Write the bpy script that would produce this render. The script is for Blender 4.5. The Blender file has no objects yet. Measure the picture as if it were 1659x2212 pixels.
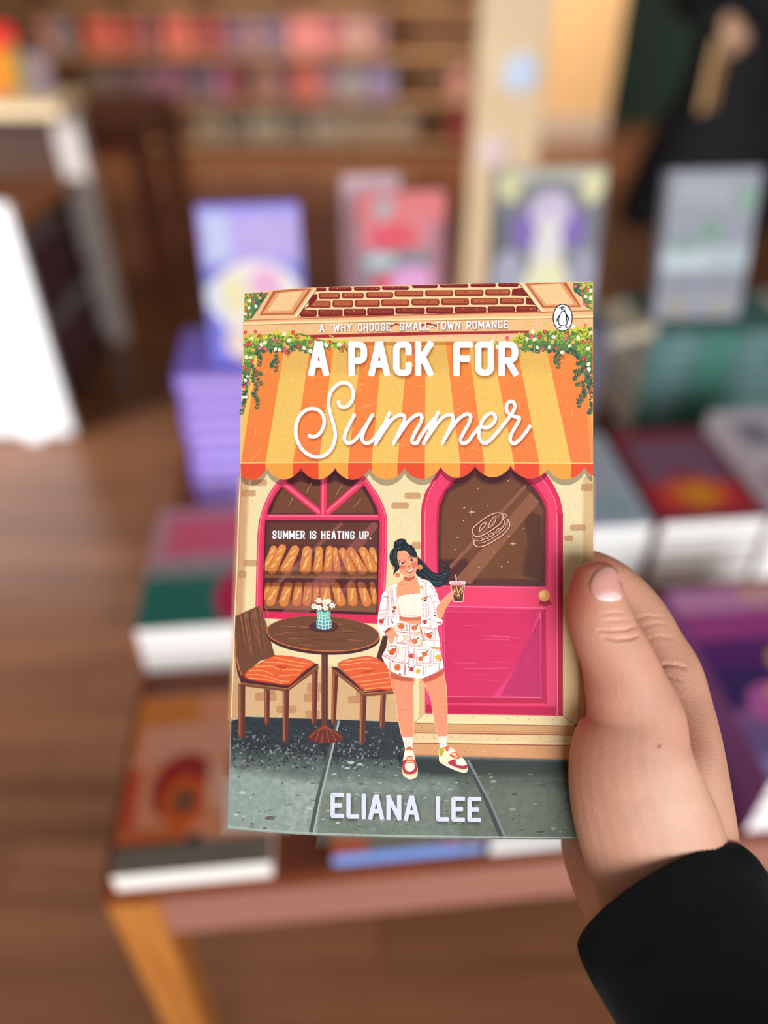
import bpy, bmesh, math, random
from mathutils import Vector, Matrix
from mathutils.geometry import tessellate_polygon
from mathutils.bvhtree import BVHTree

random.seed(7)
PI = math.pi
scene = bpy.context.scene
COL = scene.collection

# ------------------------------------------------------------------ camera
PITCH = math.radians(38.0)          # the phone looks down this far
FOC = 1661.0                        # focal length on a 1659 x 2212 frame
CAMZ = 1.40
cp, sp = math.cos(PITCH), math.sin(PITCH)
cam = bpy.data.cameras.new('camera')
cam.sensor_fit = 'VERTICAL'
cam.sensor_height = 34.62
cam.lens = 26.0
cam.clip_start = 0.01
cam.clip_end = 60
cam.dof.use_dof = True
cam.dof.focus_distance = 0.2725
cam.dof.aperture_fstop = 2.3
cam_o = bpy.data.objects.new('camera', cam)
cam_o.location = (0, 0, CAMZ)
cam_o.rotation_euler = (PI / 2 - PITCH, 0, 0)
COL.objects.link(cam_o)
scene.camera = cam_o

# ------------------------------------------------------------------ view, world, light
vs = scene.view_settings
vs.view_transform = 'Standard'
vs.look = 'None'
vs.gamma = 1.0
vs.use_curve_mapping = False
vs.exposure = 0.2
scene.cycles.transparent_max_bounces = 24

world = bpy.data.worlds.new('world')
world.use_nodes = True
world.node_tree.nodes['Background'].inputs[0].default_value = (1.0, 0.96, 0.90, 1)
world.node_tree.nodes['Background'].inputs[1].default_value = 0.17
scene.world = world


def area(name, loc, target, sx, sy, power, col, spread=180):
    l = bpy.data.lights.new(name, 'AREA')
    l.shape = 'RECTANGLE'
    l.size, l.size_y = sx, sy
    l.energy = power
    l.color = col
    l.spread = math.radians(spread)
    o = bpy.data.objects.new(name, l)
    o.location = loc
    o.rotation_euler = (Vector(target) - Vector(loc)).to_track_quat('-Z', 'Y').to_euler()
    COL.objects.link(o)
    return o


# daylight through the shop window behind the photographer, and two added fill lights for the far shelves and back wall
area('shop_window_light', (1.15, -2.3, 1.6), (0.1, 0.5, 0.9), 2.4, 2.0, 106, (0.94, 0.97, 1.0))
area('side_window_light', (-3.7, 0.2, 1.6), (-1.3, 2.2, 0.4), 1.4, 1.6, 46, (0.94, 0.97, 1.0), 70)
area('far_shelf_fill_light', (-0.6, 4.9, 2.6), (-0.6, 6.1, 0.55), 3.2, 0.4, 25, (1.0, 0.85, 0.66), 75)
area('back_wall_fill_light', (1.5, 5.0, 2.7), (1.4, 6.4, 0.9), 1.0, 0.5, 11, (1.0, 0.86, 0.68), 80)

# ------------------------------------------------------------------ helpers
def lin(c):
    c = c / 255.0
    return c / 12.92 if c <= 0.04045 else ((c + 0.055) / 1.055) ** 2.4


def rgb(r, g, b, a=1.0):
    return (lin(r), lin(g), lin(b), a)


def mat(name, col, rough=0.55, noise=0.0, nscale=40.0, spec=0.4, sss=0.0):
    m = bpy.data.materials.new(name)
    m.use_nodes = True
    nt = m.node_tree
    b = nt.nodes['Principled BSDF']
    b.inputs['Roughness'].default_value = rough
    b.inputs['Specular IOR Level'].default_value = spec
    if noise > 0:
        tc = nt.nodes.new('ShaderNodeTexCoord')
        n = nt.nodes.new('ShaderNodeTexNoise')
        n.inputs['Scale'].default_value = nscale
        n.inputs['Detail'].default_value = 4
        mr = nt.nodes.new('ShaderNodeMapRange')
        mr.inputs[1].default_value, mr.inputs[2].default_value = 0.3, 0.7
        mr.inputs[3].default_value, mr.inputs[4].default_value = 1 - noise, 1 + noise
        mx = nt.nodes.new('ShaderNodeVectorMath')
        mx.operation = 'SCALE'
        mx.inputs[0].default_value = col[:3]
        nt.links.new(tc.outputs['Object'], n.inputs['Vector'])
        nt.links.new(n.outputs['Fac'], mr.inputs[0])
        nt.links.new(mr.outputs[0], mx.inputs['Scale'])
        nt.links.new(mx.outputs[0], b.inputs['Base Color'])
    else:
        b.inputs['Base Color'].default_value = col
    return m


_mc = {}


def cmat(r, g, b, rough=0.5, noise=0.06):
    k = (r, g, b, rough)
    if k not in _mc:
        _mc[k] = mat('print_%d_%d_%d' % (r, g, b), rgb(r, g, b), rough, noise, 60.0, 0.35)
    return _mc[k]


def wood_mat(name, c1, c2, rough, sx, sy, sz, planks=None, spec=0.4):
    m = bpy.data.materials.new(name)
    m.use_nodes = True
    nt = m.node_tree
    b = nt.nodes['Principled BSDF']
    b.inputs['Roughness'].default_value = rough
    b.inputs['Specular IOR Level'].default_value = spec
    tc = nt.nodes.new('ShaderNodeTexCoord')
    mp = nt.nodes.new('ShaderNodeMapping')
    mp.inputs['Scale'].default_value = (sx, sy, sz)
    n = nt.nodes.new('ShaderNodeTexNoise')
    n.inputs['Scale'].default_value = 1.0
    n.inputs['Detail'].default_value = 6
    n.inputs['Distortion'].default_value = 0.6
    r = nt.nodes.new('ShaderNodeValToRGB')
    r.color_ramp.elements[0].position, r.color_ramp.elements[1].position = 0.3, 0.7
    r.color_ramp.elements[0].color, r.color_ramp.elements[1].color = c1, c2
    nt.links.new(tc.outputs['Object'], mp.inputs[0])
    nt.links.new(mp.outputs[0], n.inputs['Vector'])
    nt.links.new(n.outputs['Fac'], r.inputs[0])
    out = r.outputs[0]
    if planks:
        bk = nt.nodes.new('ShaderNodeTexBrick')
        bk.inputs['Scale'].default_value = 1.0
        bk.inputs['Brick Width'].default_value = planks[0]
        bk.inputs['Row Height'].default_value = planks[1]
        bk.inputs['Mortar Size'].default_value = 0.0022
        bk.inputs['Color1'].default_value = (0.78, 0.78, 0.78, 1)
        bk.inputs['Color2'].default_value = (1.15, 1.15, 1.15, 1)
        bk.inputs['Mortar'].default_value = (0.3, 0.3, 0.3, 1)
        mp2 = nt.nodes.new('ShaderNodeMapping')
        mp2.inputs['Rotation'].default_value = (0, 0, math.radians(planks[2]))
        nt.links.new(tc.outputs['Object'], mp2.inputs[0])
        nt.links.new(mp2.outputs[0], bk.inputs['Vector'])
        mx = nt.nodes.new('ShaderNodeMixRGB')
        mx.blend_type = 'MULTIPLY'
        mx.inputs[0].default_value = 1.0
        nt.links.new(out, mx.inputs[1])
        nt.links.new(bk.outputs['Color'], mx.inputs[2])
        out = mx.outputs[0]
    nt.links.new(out, b.inputs['Base Color'])
    return m


def tag(o, label=None, cat=None, group=None, kind=None):
    if label: o['label'] = label
    if cat: o['category'] = cat
    if group: o['group'] = group
    if kind: o['kind'] = kind
    return o


def link(name, me, mats, parent=None, loc=None):
    for m in (mats if isinstance(mats, (list, tuple)) else [mats]):
        me.materials.append(m)
    o = bpy.data.objects.new(name, me)
    COL.objects.link(o)
    if parent is not None: o.parent = parent
    if loc is not None: o.location = loc
    return o


def empty(name, loc=(0, 0, 0), rot=(0, 0, 0)):
    o = bpy.data.objects.new(name, None)
    o.empty_display_size = 0.05
    o.location = loc
    o.rotation_euler = rot
    COL.objects.link(o)
    return o


def box(bm, x0, y0, z0, x1, y1, z1, mi=0, bev=0.0):
    vs_ = [bm.verts.new(p) for p in ((x0, y0, z0), (x1, y0, z0), (x1, y1, z0), (x0, y1, z0),
                                     (x0, y0, z1), (x1, y0, z1), (x1, y1, z1), (x0, y1, z1))]
    fs = []
    for f in ((0, 3, 2, 1), (4, 5, 6, 7), (0, 1, 5, 4), (1, 2, 6, 5), (2, 3, 7, 6), (3, 0, 4, 7)):
        q = bm.faces.new([vs_[i] for i in f])
        q.material_index = mi
        fs.append(q)
    if bev > 0:
        es = list({e for f in fs for e in f.edges})
        bmesh.ops.bevel(bm, geom=es, offset=bev, segments=2, affect='EDGES', profile=0.6)
    return fs


def done(bm, name, mats, parent=None, loc=None, smooth=False):
    bmesh.ops.recalc_face_normals(bm, faces=bm.faces)
    me = bpy.data.meshes.new(name)
    bm.to_mesh(me)
    bm.free()
    if smooth:
        for p in me.polygons: p.use_smooth = True
    return link(name, me, mats, parent, loc)


def boxo(name, x0, y0, z0, x1, y1, z1, m, parent=None, bev=0.0):
    bm = bmesh.new()
    box(bm, x0, y0, z0, x1, y1, z1, 0, bev)
    return done(bm, name, m, parent)


def children(o):
    return [c for c in bpy.data.objects if c.parent == o]


def sweep(bm, pts, radii, seg=16, mi=0, caps=True, front=Vector((0, -1, 0))):
    """tube through 3-D points; radii are (side, front) pairs"""
    pts = [Vector(p) for p in pts]
    rings = []
    n = len(pts)
    for i, p in enumerate(pts):
        t = (pts[min(i + 1, n - 1)] - pts[max(i - 1, 0)]).normalized()
        s = t.cross(front)
        if s.length < 1e-4: s = t.cross(Vector((1, 0, 0)))
        s.normalize()
        f = s.cross(t).normalized()
        ra, rb = radii[i] if isinstance(radii[i], tuple) else (radii[i], radii[i])
        rings.append([bm.verts.new(p + s * (ra * math.cos(2 * PI * k / seg)) + f * (rb * math.sin(2 * PI * k / seg)))
                      for k in range(seg)])
    for a, b in zip(rings, rings[1:]):
        for k in range(seg):
            q = bm.faces.new((a[k], a[(k + 1) % seg], b[(k + 1) % seg], b[k]))
            q.material_index = mi
            q.smooth = True
    if caps:
        for r in (rings[0], rings[-1]):
            try:
                bm.faces.new(r).material_index = mi
            except ValueError:
                pass
    return rings


def catmull(pts, closed=False, n=6):
    m = len(pts)
    if m < 3: return list(pts)
    out = []
    for i in range(m if closed else m - 1):
        if closed:
            p0, p1, p2, p3 = pts[(i - 1) % m], pts[i], pts[(i + 1) % m], pts[(i + 2) % m]
        else:
            p0, p1, p2, p3 = pts[max(i - 1, 0)], pts[i], pts[i + 1], pts[min(i + 2, m - 1)]
        for k in range(n):
            t = k / n
            out.append(tuple(0.5 * (2 * b + (c - a) * t + (2 * a - 5 * b + 4 * c - d) * t * t + (3 * b - a - 3 * c + d) * t ** 3)
                             for a, b, c, d in zip(p0, p1, p2, p3)))
    if not closed: out.append(tuple(pts[-1]))
    return out

# ------------------------------------------------------------------ the room
floor_m = wood_mat('oak_floor', rgb(116, 73, 48), rgb(146, 97, 68), 0.29, 1.2, 22, 1, (1.4, 0.11, 0), 0.45)
o = boxo('floor', -4.2, -3.2, -0.1, 4.2, 8.2, 0.0, floor_m); tag(o, kind='structure')
wall_m = mat('cream_wall_paint', rgb(232, 190, 138), 0.8, 0.04, 3)
green_m = mat('dark_green_paint', rgb(28, 52, 44), 0.7, 0.08, 3)
skirt_m = mat('skirting_paint', rgb(205, 186, 170), 0.6)
o = boxo('wall_back', -4.2, 6.46, 0, 1.70, 6.62, 3.0, wall_m); tag(o, kind='structure')
o = boxo('wall_left', -4.2, -3.2, 0, -4.05, 6.46, 3.0, wall_m); tag(o, kind='structure')
o = boxo('wall_right', 1.70, 7.05, 0, 4.2, 7.2, 3.0, green_m); tag(o, kind='structure')
o = boxo('wall_side', 4.2, -3.2, 0, 4.35, 7.05, 3.0, wall_m); tag(o, kind='structure')
o = boxo('wall_corner', 1.62, 6.62, 0, 1.70, 7.2, 3.0, wall_m); tag(o, kind='structure')
o = boxo('baseboard_back', 0.80, 6.43, 0, 1.70, 6.46, 0.19, skirt_m, bev=0.006); tag(o, kind='structure')

# the cream column behind the table, with two round paper notices on it
column_m = mat('column_paint', rgb(234, 206, 166), 0.6, 0.05, 4)
o = boxo('column', 0.292, 2.62, 0, 0.49, 2.82, 3.0, column_m, bev=0.012); tag(o, kind='structure')


def notice(name, x, y, z, r, m, label):
    bm = bmesh.new()
    rings = []
    for rr, yy in ((r, 0), (r, -0.004), (r * 0.93, -0.007)):
        rings.append([bm.verts.new((rr * math.cos(2 * PI * k / 32), yy, rr * math.sin(2 * PI * k / 32))) for k in range(32)])
    for a, b in zip(rings, rings[1:]):
        for k in range(32): bm.faces.new((a[k], a[(k + 1) % 32], b[(k + 1) % 32], b[k]))
    bm.faces.new(rings[-1]); bm.faces.new(rings[0])
    return tag(done(bm, name, m, loc=(x, y, z)), label, 'notice')


notice('round_notice', 0.408, 2.62, 1.018, 0.052, mat('pale_blue_card', rgb(205, 220, 245), 0.4), 'pale blue round disc fixed to the front of the cream column')
notice('round_notice', 0.346, 2.62, 0.800, 0.046, mat('pale_pink_card', rgb(240, 215, 215), 0.4), 'pale pink round disc low on the cream column, just above the books')

# ------------------------------------------------------------------ generic paperback
PAGE = mat('book_pages', rgb(252, 250, 245), 0.8, 0.03, 300)
PAGE_BLUE = mat('blue_sprayed_pages', rgb(120, 160, 235), 0.7, 0.04, 200)


def paperback(label, group, loc, rot, W, L, T, base, patches=(), pages=None, spine=None, spine_marks=(), back=None):
    """origin at the middle of the bottom edge; x across (spine at -x), y up the cover, z through the book, front cover on +z"""
    t = empty('book', loc, rot)
    tag(t, label, 'book', group)
    mats, idx = [], {}

    def mi(c):
        if c not in idx:
            idx[c] = len(mats)
            mats.append(cmat(*c))
        return idx[c]
    bm = bmesh.new()
    x0, x1, c = -W / 2, W / 2, 0.0009
    box(bm, x0, 0, T - c, x1, L, T, mi(base))
    box(bm, x0, 0, 0, x1, L, c, mi(back or base))
    box(bm, x0, 0, c, x0 + c, L, T - c, mi(spine or base))
    k = 0
    for p in patches:                     # printed cover shapes: (kind, x0, y0, x1, y1, colour)
        kind, a0, b0, a1, b1, colr = p
        k += 1
        z = T + 0.00003 * k
        if kind == 'r':
            pts = [(a0, b0), (a1, b0), (a1, b1), (a0, b1)]
        else:
            pts = [((a0 + a1) / 2 + (a1 - a0) / 2 * math.cos(q * PI / 12), (b0 + b1) / 2 + (b1 - b0) / 2 * math.sin(q * PI / 12)) for q in range(24)]
        f = bm.faces.new([bm.verts.new((x0 + W * u, L * v, z)) for u, v in pts])
        f.material_index = mi(colr)
    for (v0, v1, colr) in spine_marks:
        f = bm.faces.new([bm.verts.new(q) for q in ((x0 - 0.00006, L * v0, T * .2), (x0 - 0.00006, L * v0, T * .8), (x0 - 0.00006, L * v1, T * .8), (x0 - 0.00006, L * v1, T * .2))])
        f.material_index = mi(colr)
    bmesh.ops.recalc_face_normals(bm, faces=bm.faces)
    done(bm, 'cover', mats, t)
    bm = bmesh.new()
    box(bm, x0 + c, 0.0012, c, x1 - 0.0012, L - 0.0012, T - c)
    done(bm, 'page_block', pages or PAGE, t)
    return t


# ------------------------------------------------------------------ display table
YAW = math.radians(5.5)
TZ = 0.765
OX, OY = -0.233, 0.300


def tp(u, v, z=TZ):
    return (OX + u * math.cos(YAW) - v * math.sin(YAW), OY + u * math.sin(YAW) + v * math.cos(YAW), z)


top_m = wood_mat('table_top_wood', rgb(96, 44, 22), rgb(128, 62, 34), 0.45, 3, 40, 3)
rail_m = wood_mat('table_rail_wood', rgb(160, 104, 88), rgb(178, 122, 104), 0.5, 3, 30, 60)
leg_m = wood_mat('table_leg_wood', rgb(176, 104, 40), rgb(204, 132, 60), 0.5, 60, 60, 4)
table = empty('display_table', (OX, OY, 0), (0, 0, YAW))
tag(table, 'reddish brown wooden display table carrying rows of book piles', 'table')
TWD, TDP = 1.30, 0.93
boxo('tabletop', 0.0, 0.004, TZ - 0.020, TWD, TDP, TZ, top_m, table, 0.002)
boxo('apron', 0.042, 0.006, TZ - 0.088, TWD - 0.042, 0.026, TZ - 0.0205, rail_m, table, 0.002)
boxo('apron', 0.042, TDP - 0.03, TZ - 0.085, TWD - 0.042, TDP - 0.01, TZ - 0.0205, rail_m, table, 0.002)
boxo('apron', 0.012, 0.046, TZ - 0.085, 0.030, TDP - 0.05, TZ - 0.0205, rail_m, table, 0.002)
boxo('apron', TWD - 0.030, 0.046, TZ - 0.085, TWD - 0.012, TDP - 0.05, TZ - 0.0205, rail_m, table, 0.002)
for lx, ly in ((0, 0.004), (TWD - 0.042, 0.004), (0, TDP - 0.046), (TWD - 0.042, TDP - 0.046)):
    bm = bmesh.new()
    fs = box(bm, lx, ly, 0, lx + 0.042, ly + 0.042, TZ - 0.0205, 0)
    cx, cy = lx + 0.021, ly + 0.021
    for v in bm.verts:
        if v.co.z < 0.1:
            v.co.x = cx + (v.co.x - cx) * 0.8
            v.co.y = cy + (v.co.y - cy) * 0.8
    bmesh.ops.bevel(bm, geom=list(bm.edges), offset=0.002, segments=2, affect='EDGES')
    done(bm, 'leg', leg_m, table)

R0 = (0, 0, YAW)
# front row, left to right ------------------------------------------------
W, L = 0.129, 0.197
paperback('flat paperback with orange and red retro cover, front left corner of the table', 'paperbacks lying on the table',
          tp(0.078, 0.004), R0, W, 0.178, 0.026, (206, 130, 92),
          (('r', 0, 0, 1, .14, (112, 102, 90)), ('r', .0, .12, .55, .17, (60, 48, 40)), ('r', .0, .62, .45, .98, (196, 112, 40)), ('r', 0, .22, .10, .55, (190, 70, 40)),
           ('r', .05, .58, 1, .80, (206, 140, 112)), ('e', .18, .22, .62, .62, (150, 36, 28)), ('e', .26, .20, .56, .48, (205, 84, 22)), ('e', .32, .27, .50, .42, (120, 70, 45)),
           ('e', .64, .26, 1.0, .64, (150, 36, 30)), ('r', .72, .20, 1, .46, (190, 22, 58)), ('r', .55, .30, .70, .55, (210, 150, 120)), ('r', .0, .14, .45, .21, (190, 90, 45))))
paperback('thin paperback with blue sprayed edges at the table front', 'paperbacks lying on the table',
          tp(0.256, 0.008), R0, W, L, 0.019, (120, 104, 90),
          (('r', 0, 0, .24, .5, (206, 84, 14)), ('r', .72, 0, 1, .5, (196, 66, 12)), ('r', .26, .0, .7, .4, (128, 112, 98))), PAGE_BLUE)
for k in range(2):
    paperback(('white edged thick paperback right of the blue edged one, %s of two' % ('lower', 'upper')[k]), 'paperbacks lying on the table',
              tp(0.389, 0.006, TZ + 0.027 * k), R0, W, L, 0.027, (206, 190, 200), (('r', .2, .2, .8, .7, (170, 120, 150)),))
for k in range(3):
    paperback(('purple book with yellow flowers at the right table front, %s of its pile' % ('bottom', 'middle', 'topmost')[k]), 'paperbacks lying on the table',
              tp(0.625, 0.004, TZ + 0.026 * k), R0, 0.15, 0.225, 0.026, (150, 90, 150),
              (('r', 0, .82, 1, 1, (206, 140, 185)), ('r', .5, .88, 1, 1, (216, 160, 160)), ('r', 0, .62, 1, .84, (168, 66, 140)), ('r', 0, .5, 1, .68, (92, 34, 112)),
               ('r', .0, .32, .7, .52, (62, 36, 100)), ('e', .12, .22, .5, .44, (196, 100, 170)), ('e', .40, .46, .68, .62, (214, 160, 40)),
               ('e', .28, .30, .5, .44, (222, 170, 45)), ('e', .5, .34, .78, .48, (222, 170, 45)), ('e', .44, .18, .68, .34, (214, 160, 50)), ('e', .22, .2, .44, .32, (150, 46, 130)),
               ('r', .0, .0, 1, .2, (150, 140, 190)), ('r', .0, .1, .5, .24, (122, 96, 150)), ('r', .6, .1, 1, .3, (140, 110, 160))))
# second row --------------------------------------------------------------
for k in range(2):
    paperback('paperback with pink and green cover, left end of the second row, %s of two' % ('lower', 'upper')[k], 'paperbacks lying on the table',
              tp(0.069, 0.236, TZ + 0.033 * k), R0, W, L, 0.033, (196, 140, 150),
              (('r', 0, 0, 1, .42, (34, 112, 96)), ('r', .0, .38, 1, .50, (150, 140, 138)), ('e', .6, -.0, 1.0, .42, (200, 28, 84)), ('r', .12, .56, 1, .92, (216, 100, 124)),
               ('r', .3, .64, 1, .8, (222, 90, 118))))
for i, (u, n, T, w, base, pat, lab) in enumerate((
        (0.504, 4, 0.024, 0.129, (170, 178, 192), (('r', 0, .5, .5, .7, (142, 152, 194)), ('r', .1, .08, .9, .3, (150, 174, 186)), ('e', .2, .3, .7, .55, (182, 174, 176))), 'grey blue paperback in the second row beside the hand'),
        (0.640, 4, 0.024, 0.125, (128, 32, 54), (('r', .1, .3, .95, .86, (124, 80, 104)), ('r', .0, .0, 1, .08, (120, 40, 70)), ('r', .05, .08, .95, .38, (192, 36, 44)), ('e', .2, .12, .8, .44, (222, 96, 40)), ('e', .34, .14, .66, .36, (220, 138, 20)), ('e', .3, .4, .6, .52, (150, 50, 80))), 'maroon paperback with orange glow in the second row'),
        (0.774, 5, 0.024, 0.129, (208, 196, 204), (('r', .1, .55, .45, .85, (140, 132, 148)), ('e', .4, .3, .9, .7, (204, 184, 192)), ('r', .0, .1, .5, .3, (160, 146, 168))), 'pale pink grey paperback at the right of the second row'))):
    for k in range(n):
        paperback('%s, %s' % (lab, ('bottom of its pile', 'second from the bottom', 'third from the bottom', 'fourth from the bottom', 'fifth from the bottom')[k] if k < n - 1 else 'topmost of its pile'),
                  'paperbacks lying on the table', tp(u + random.uniform(-.001, .001), 0.315, TZ + T * k), R0, w, L * 0.97, T, base, pat)

# back row: spine-out stacks carrying upright copies -----------------------
RS = (0, 0, YAW + PI / 2)        # spine towards the front edge


ORD = ('bottom', 'second', 'third', 'fourth', 'fifth', 'sixth', 'seventh', 'eighth', 'ninth', 'tenth')


def stack(u0, v0, n, T, length, depth, base, marks, lab, group, jit=0.002):
    for k in range(n):
        j = random.uniform(-jit, jit)
        # after the quarter turn the book's y runs to -u, its spine (-x) to the front
        paperback('%s, %s' % (lab, 'topmost' if k == n - 1 else ORD[k] + (' from the bottom' if k else ' one')), group,
                  tp(u0 + length + j, v0 + depth / 2 + abs(j), TZ + T * k), RS, depth, length, T - 0.0002, base[k % len(base)], (), None, base[k % len(base)], marks)


stack(0.036, 0.506, 9, 0.0228, 0.198, 0.129, [(150, 124, 230), (158, 130, 236)], ((.04, .58, (216, 172, 255)), (.58, .96, (202, 176, 252))),
      'lilac book lying spine out in the left back stack', 'lilac spine-out stack')
stack(0.205 + .03, 0.60, 8, 0.0235, 0.155, 0.128, [(196, 92, 96), (186, 84, 92)], ((.2, .6, (230, 170, 175)),),
      'red pink book lying spine out under the pink upright copy', 'red spine-out stack')
stack(0.415, 0.56, 9, 0.0245, 0.165, 0.129, [(92, 90, 104), (100, 98, 108)], ((.2, .6, (200, 196, 150)),),
      'dark grey spine-out book under the violet and yellow upright copy', 'grey spine-out stack')
stack(0.668, 0.625, 8, 0.0220, 0.205, 0.135, [(86, 126, 122), (72, 114, 108)], ((.1, .3, (104, 128, 130)), (.42, .6, (60, 128, 104)), (.7, .9, (110, 136, 138))),
      'dark green book lying spine out in the right back stack', 'green spine-out stack', 0.003)
stack(0.893, 0.63, 8, 0.0222, 0.20, 0.13, [(88, 104, 112), (104, 124, 112)], ((.6, .75, (110, 170, 130)), (.2, .4, (140, 150, 160))),
      'blue grey spine-out book at the far right end of the table', 'blue grey spine-out stack', 0.003)

stand_m = mat('black_wire', rgb(34, 34, 38), 0.4)
# cream book lying askew on the green stack is small and pale
paperback('cream edged notebook lying askew on the left end of the green stack', None, tp(0.652, 0.66, TZ + 8 * 0.0220), (0, 0, YAW + PI / 2 + 0.35), 0.09, 0.075, 0.017, (196, 182, 158),
          (('r', .1, .1, .9, .9, (204, 190, 166)),))


def upright(u, v, z, w, l, base, pat, lab, lean=14, yaw=0.0):
    a = math.radians(lean)
    paperback(lab, 'copies standing upright at the back of the table', tp(u, v, z), (PI / 2 - a, 0, YAW + yaw), w, l, 0.024, base, pat)
    x, y, zz = tp(u, v, z)
    st = empty('book_stand', (x, y, z), (0, 0, YAW + yaw))
    tag(st, 'black easel stand behind the upright %s' % lab.split(' upright')[0], 'book stand', 'easel stands at the back of the table')
    bm = bmesh.new()                       # sloping back plate just behind the book
    d = Vector((0, math.sin(a), math.cos(a)))
    nrm = Vector((0, math.cos(a), -math.sin(a)))
    for s in (-1, 1):
        sweep(bm, [Vector((s * 0.03, 0, 0)) + nrm * 0.0045 + d * 0.004, Vector((s * 0.03, 0, 0)) + nrm * 0.0045 + d * l * 0.6], [0.0022] * 2, 8)
    done(bm, 'back_rest', stand_m, st)
    bm = bmesh.new()
    p = Vector((0, 0, 0)) + nrm * 0.0068 + d * l * 0.55
    sweep(bm, [p + Vector((-0.03, 0, 0)), p + Vector((0.03, 0, 0))], [0.0022] * 2, 8)
    sweep(bm, [p, Vector((0, p.y + 0.035, 0.0022))], [0.0022] * 2, 8)
    done(bm, 'strut', stand_m, st)


upright(0.137, 0.545, TZ + 9 * .0228, 0.112, 0.176, (128, 128, 236),
        (('r', .0, .62, 1, .97, (186, 172, 250)), ('r', .06, .66, .3, .95, (206, 214, 250)), ('r', .35, .68, .95, .92, (200, 180, 242)), ('r', 0, .5, 1, .63, (132, 140, 224)),
         ('e', .05, .18, .98, .66, (255, 246, 244)), ('e', .0, .34, .2, .54, (232, 240, 250)), ('e', .46, .38, .78, .62, (250, 190, 226)), ('e', .16, .32, .44, .58, (252, 240, 190)), ('r', .84, .1, 1, .3, (150, 140, 222)), ('e', .15, .0, .9, .28, (252, 228, 212))),
        'lilac and cream upright paperback on the lilac stack, leftmost of the standing copies')
upright(0.317, 0.632, TZ + 8 * .0235, 0.108, 0.178, (150, 128, 136),
        (('r', 0, .80, 1, 1, (226, 116, 118)), ('e', .18, .82, .42, .97, (180, 170, 172)), ('r', 0, .62, 1, .80, (214, 134, 142)), ('e', .1, .62, .72, .80, (232, 76, 96)), ('r', .1, .50, .8, .60, (116, 130, 136)), ('e', .05, .50, .45, .60, (190, 208, 212)),
         ('e', .14, .24, .5, .46, (232, 66, 92)), ('e', .36, .26, .9, .52, (236, 164, 214)), ('r', .1, .04, .9, .2, (150, 176, 180)), ('r', .85, .1, 1, .8, (170, 110, 124))),
        'red and pink upright paperback between the lilac copy and the column', 12)
upright(0.489, 0.597, TZ + 9 * .0245, 0.131, 0.178, (112, 112, 120),
        (('r', 0, .86, 1, 1, (176, 174, 156)), ('e', .02, .8, .24, .98, (206, 202, 150)), ('e', .78, .78, .98, .98, (214, 210, 158)), ('e', .2, .76, .8, .94, (122, 122, 126)), ('r', .0, .45, .2, .72, (92, 94, 100)), ('e', .14, .5, .5, .74, (120, 92, 170)), ('e', .55, .5, .86, .74, (120, 92, 170)),
         ('e', .32, .6, .7, .86, (196, 180, 208)), ('e', .36, .1, .66, .72, (220, 214, 210)), ('e', .28, .0, .76, .42, (226, 222, 178)), ('e', .0, .1, .3, .5, (160, 160, 178)), ('e', .72, .1, 1, .5, (150, 150, 168))),
        'grey upright paperback with violet and pale yellow figure, in front of the column', 10)
upright(0.740, 0.680, TZ + 8 * .0220, 0.124, 0.192, (150, 152, 164),
        (('r', .1, .8, .7, .94, (164, 166, 178)), ('e', .78, .72, .98, .9, (134, 168, 148)), ('e', .4, .52, .66, .68, (120, 156, 134)), ('r', 0, .34, 1, .5, (178, 190, 198)), ('r', .05, .36, .5, .46, (196, 206, 212)), ('e', .1, .46, .4, .56, (126, 160, 140)),
         ('e', .1, .0, .4, .16, (158, 150, 140)), ('e', .6, .0, .9, .16, (164, 156, 152)), ('r', .0, .2, 1, .3, (138, 140, 152))),
        'pale grey upright paperback on the green stack, rightmost of the standing copies', 13)
upright(0.289, 0.742, TZ, 0.076, 0.356, (255, 206, 218), (('r', 0, .9, 1, 1, (255, 216, 226)), ('r', .2, .7, .8, .85, (236, 130, 140))),
        'tall pale pink upright book showing above the red and pink copy', 6)

# ------------------------------------------------------------------ far bookcase
oak_m = wood_mat('pale_oak', rgb(158, 120, 84), rgb(184, 142, 104), 0.6, 4, 4, 30)
oak2_m = wood_mat('oak_back_board', rgb(168, 124, 86), rgb(194, 148, 106), 0.7, 4, 4, 20)
dark_m = wood_mat('dark_plinth', rgb(56, 34, 22), rgb(74, 46, 30), 0.6, 4, 4, 30)
bc = empty('bookcase', (-1.15, 6.18, 0))
tag(bc, 'wide pale oak bookcase along the back wall with face-out books', 'bookcase')
BX0, BX1 = -1.95, 1.95
boxo('back_panel', BX0, 0.20, 0, BX1, 0.225, 2.0, oak2_m, bc)
boxo('plinth', BX0 + .02, -0.15, 0, BX1 - .02, 0.20, 0.045, dark_m, bc)
SH = (0.045, 0.325, 0.605, 0.885, 1.25, 1.62)
for z in SH: boxo('shelf', BX0 + .02, -0.16, z, BX1 - .02, 0.20, z + 0.022, oak_m, bc, 0.002)
boxo('top_board', BX0, -0.17, 2.0, BX1, 0.225, 2.03, oak_m, bc, 0.002)
for x in (BX0, BX1 - .02): boxo('side_panel', x, -0.17, 0, x + .02, 0.20, 2.0, oak_m, bc, 0.002)
for x in (-1.18, -0.62, -0.08, 0.5, 1.16, 1.62):
    for z0, z1 in zip(SH[3:], SH[4:] + (2.0,)):
        boxo('divider', x, -0.155, z0 + .022, x + .02, 0.20, z1, dark_m, bc)


def px_x(px, y, z):                   # sideways position of a book seen at frame column px (measured from the photograph)
    zz = z - CAMZ
    return (px - 829.5) / FOC * (y * cp - zz * sp)


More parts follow.
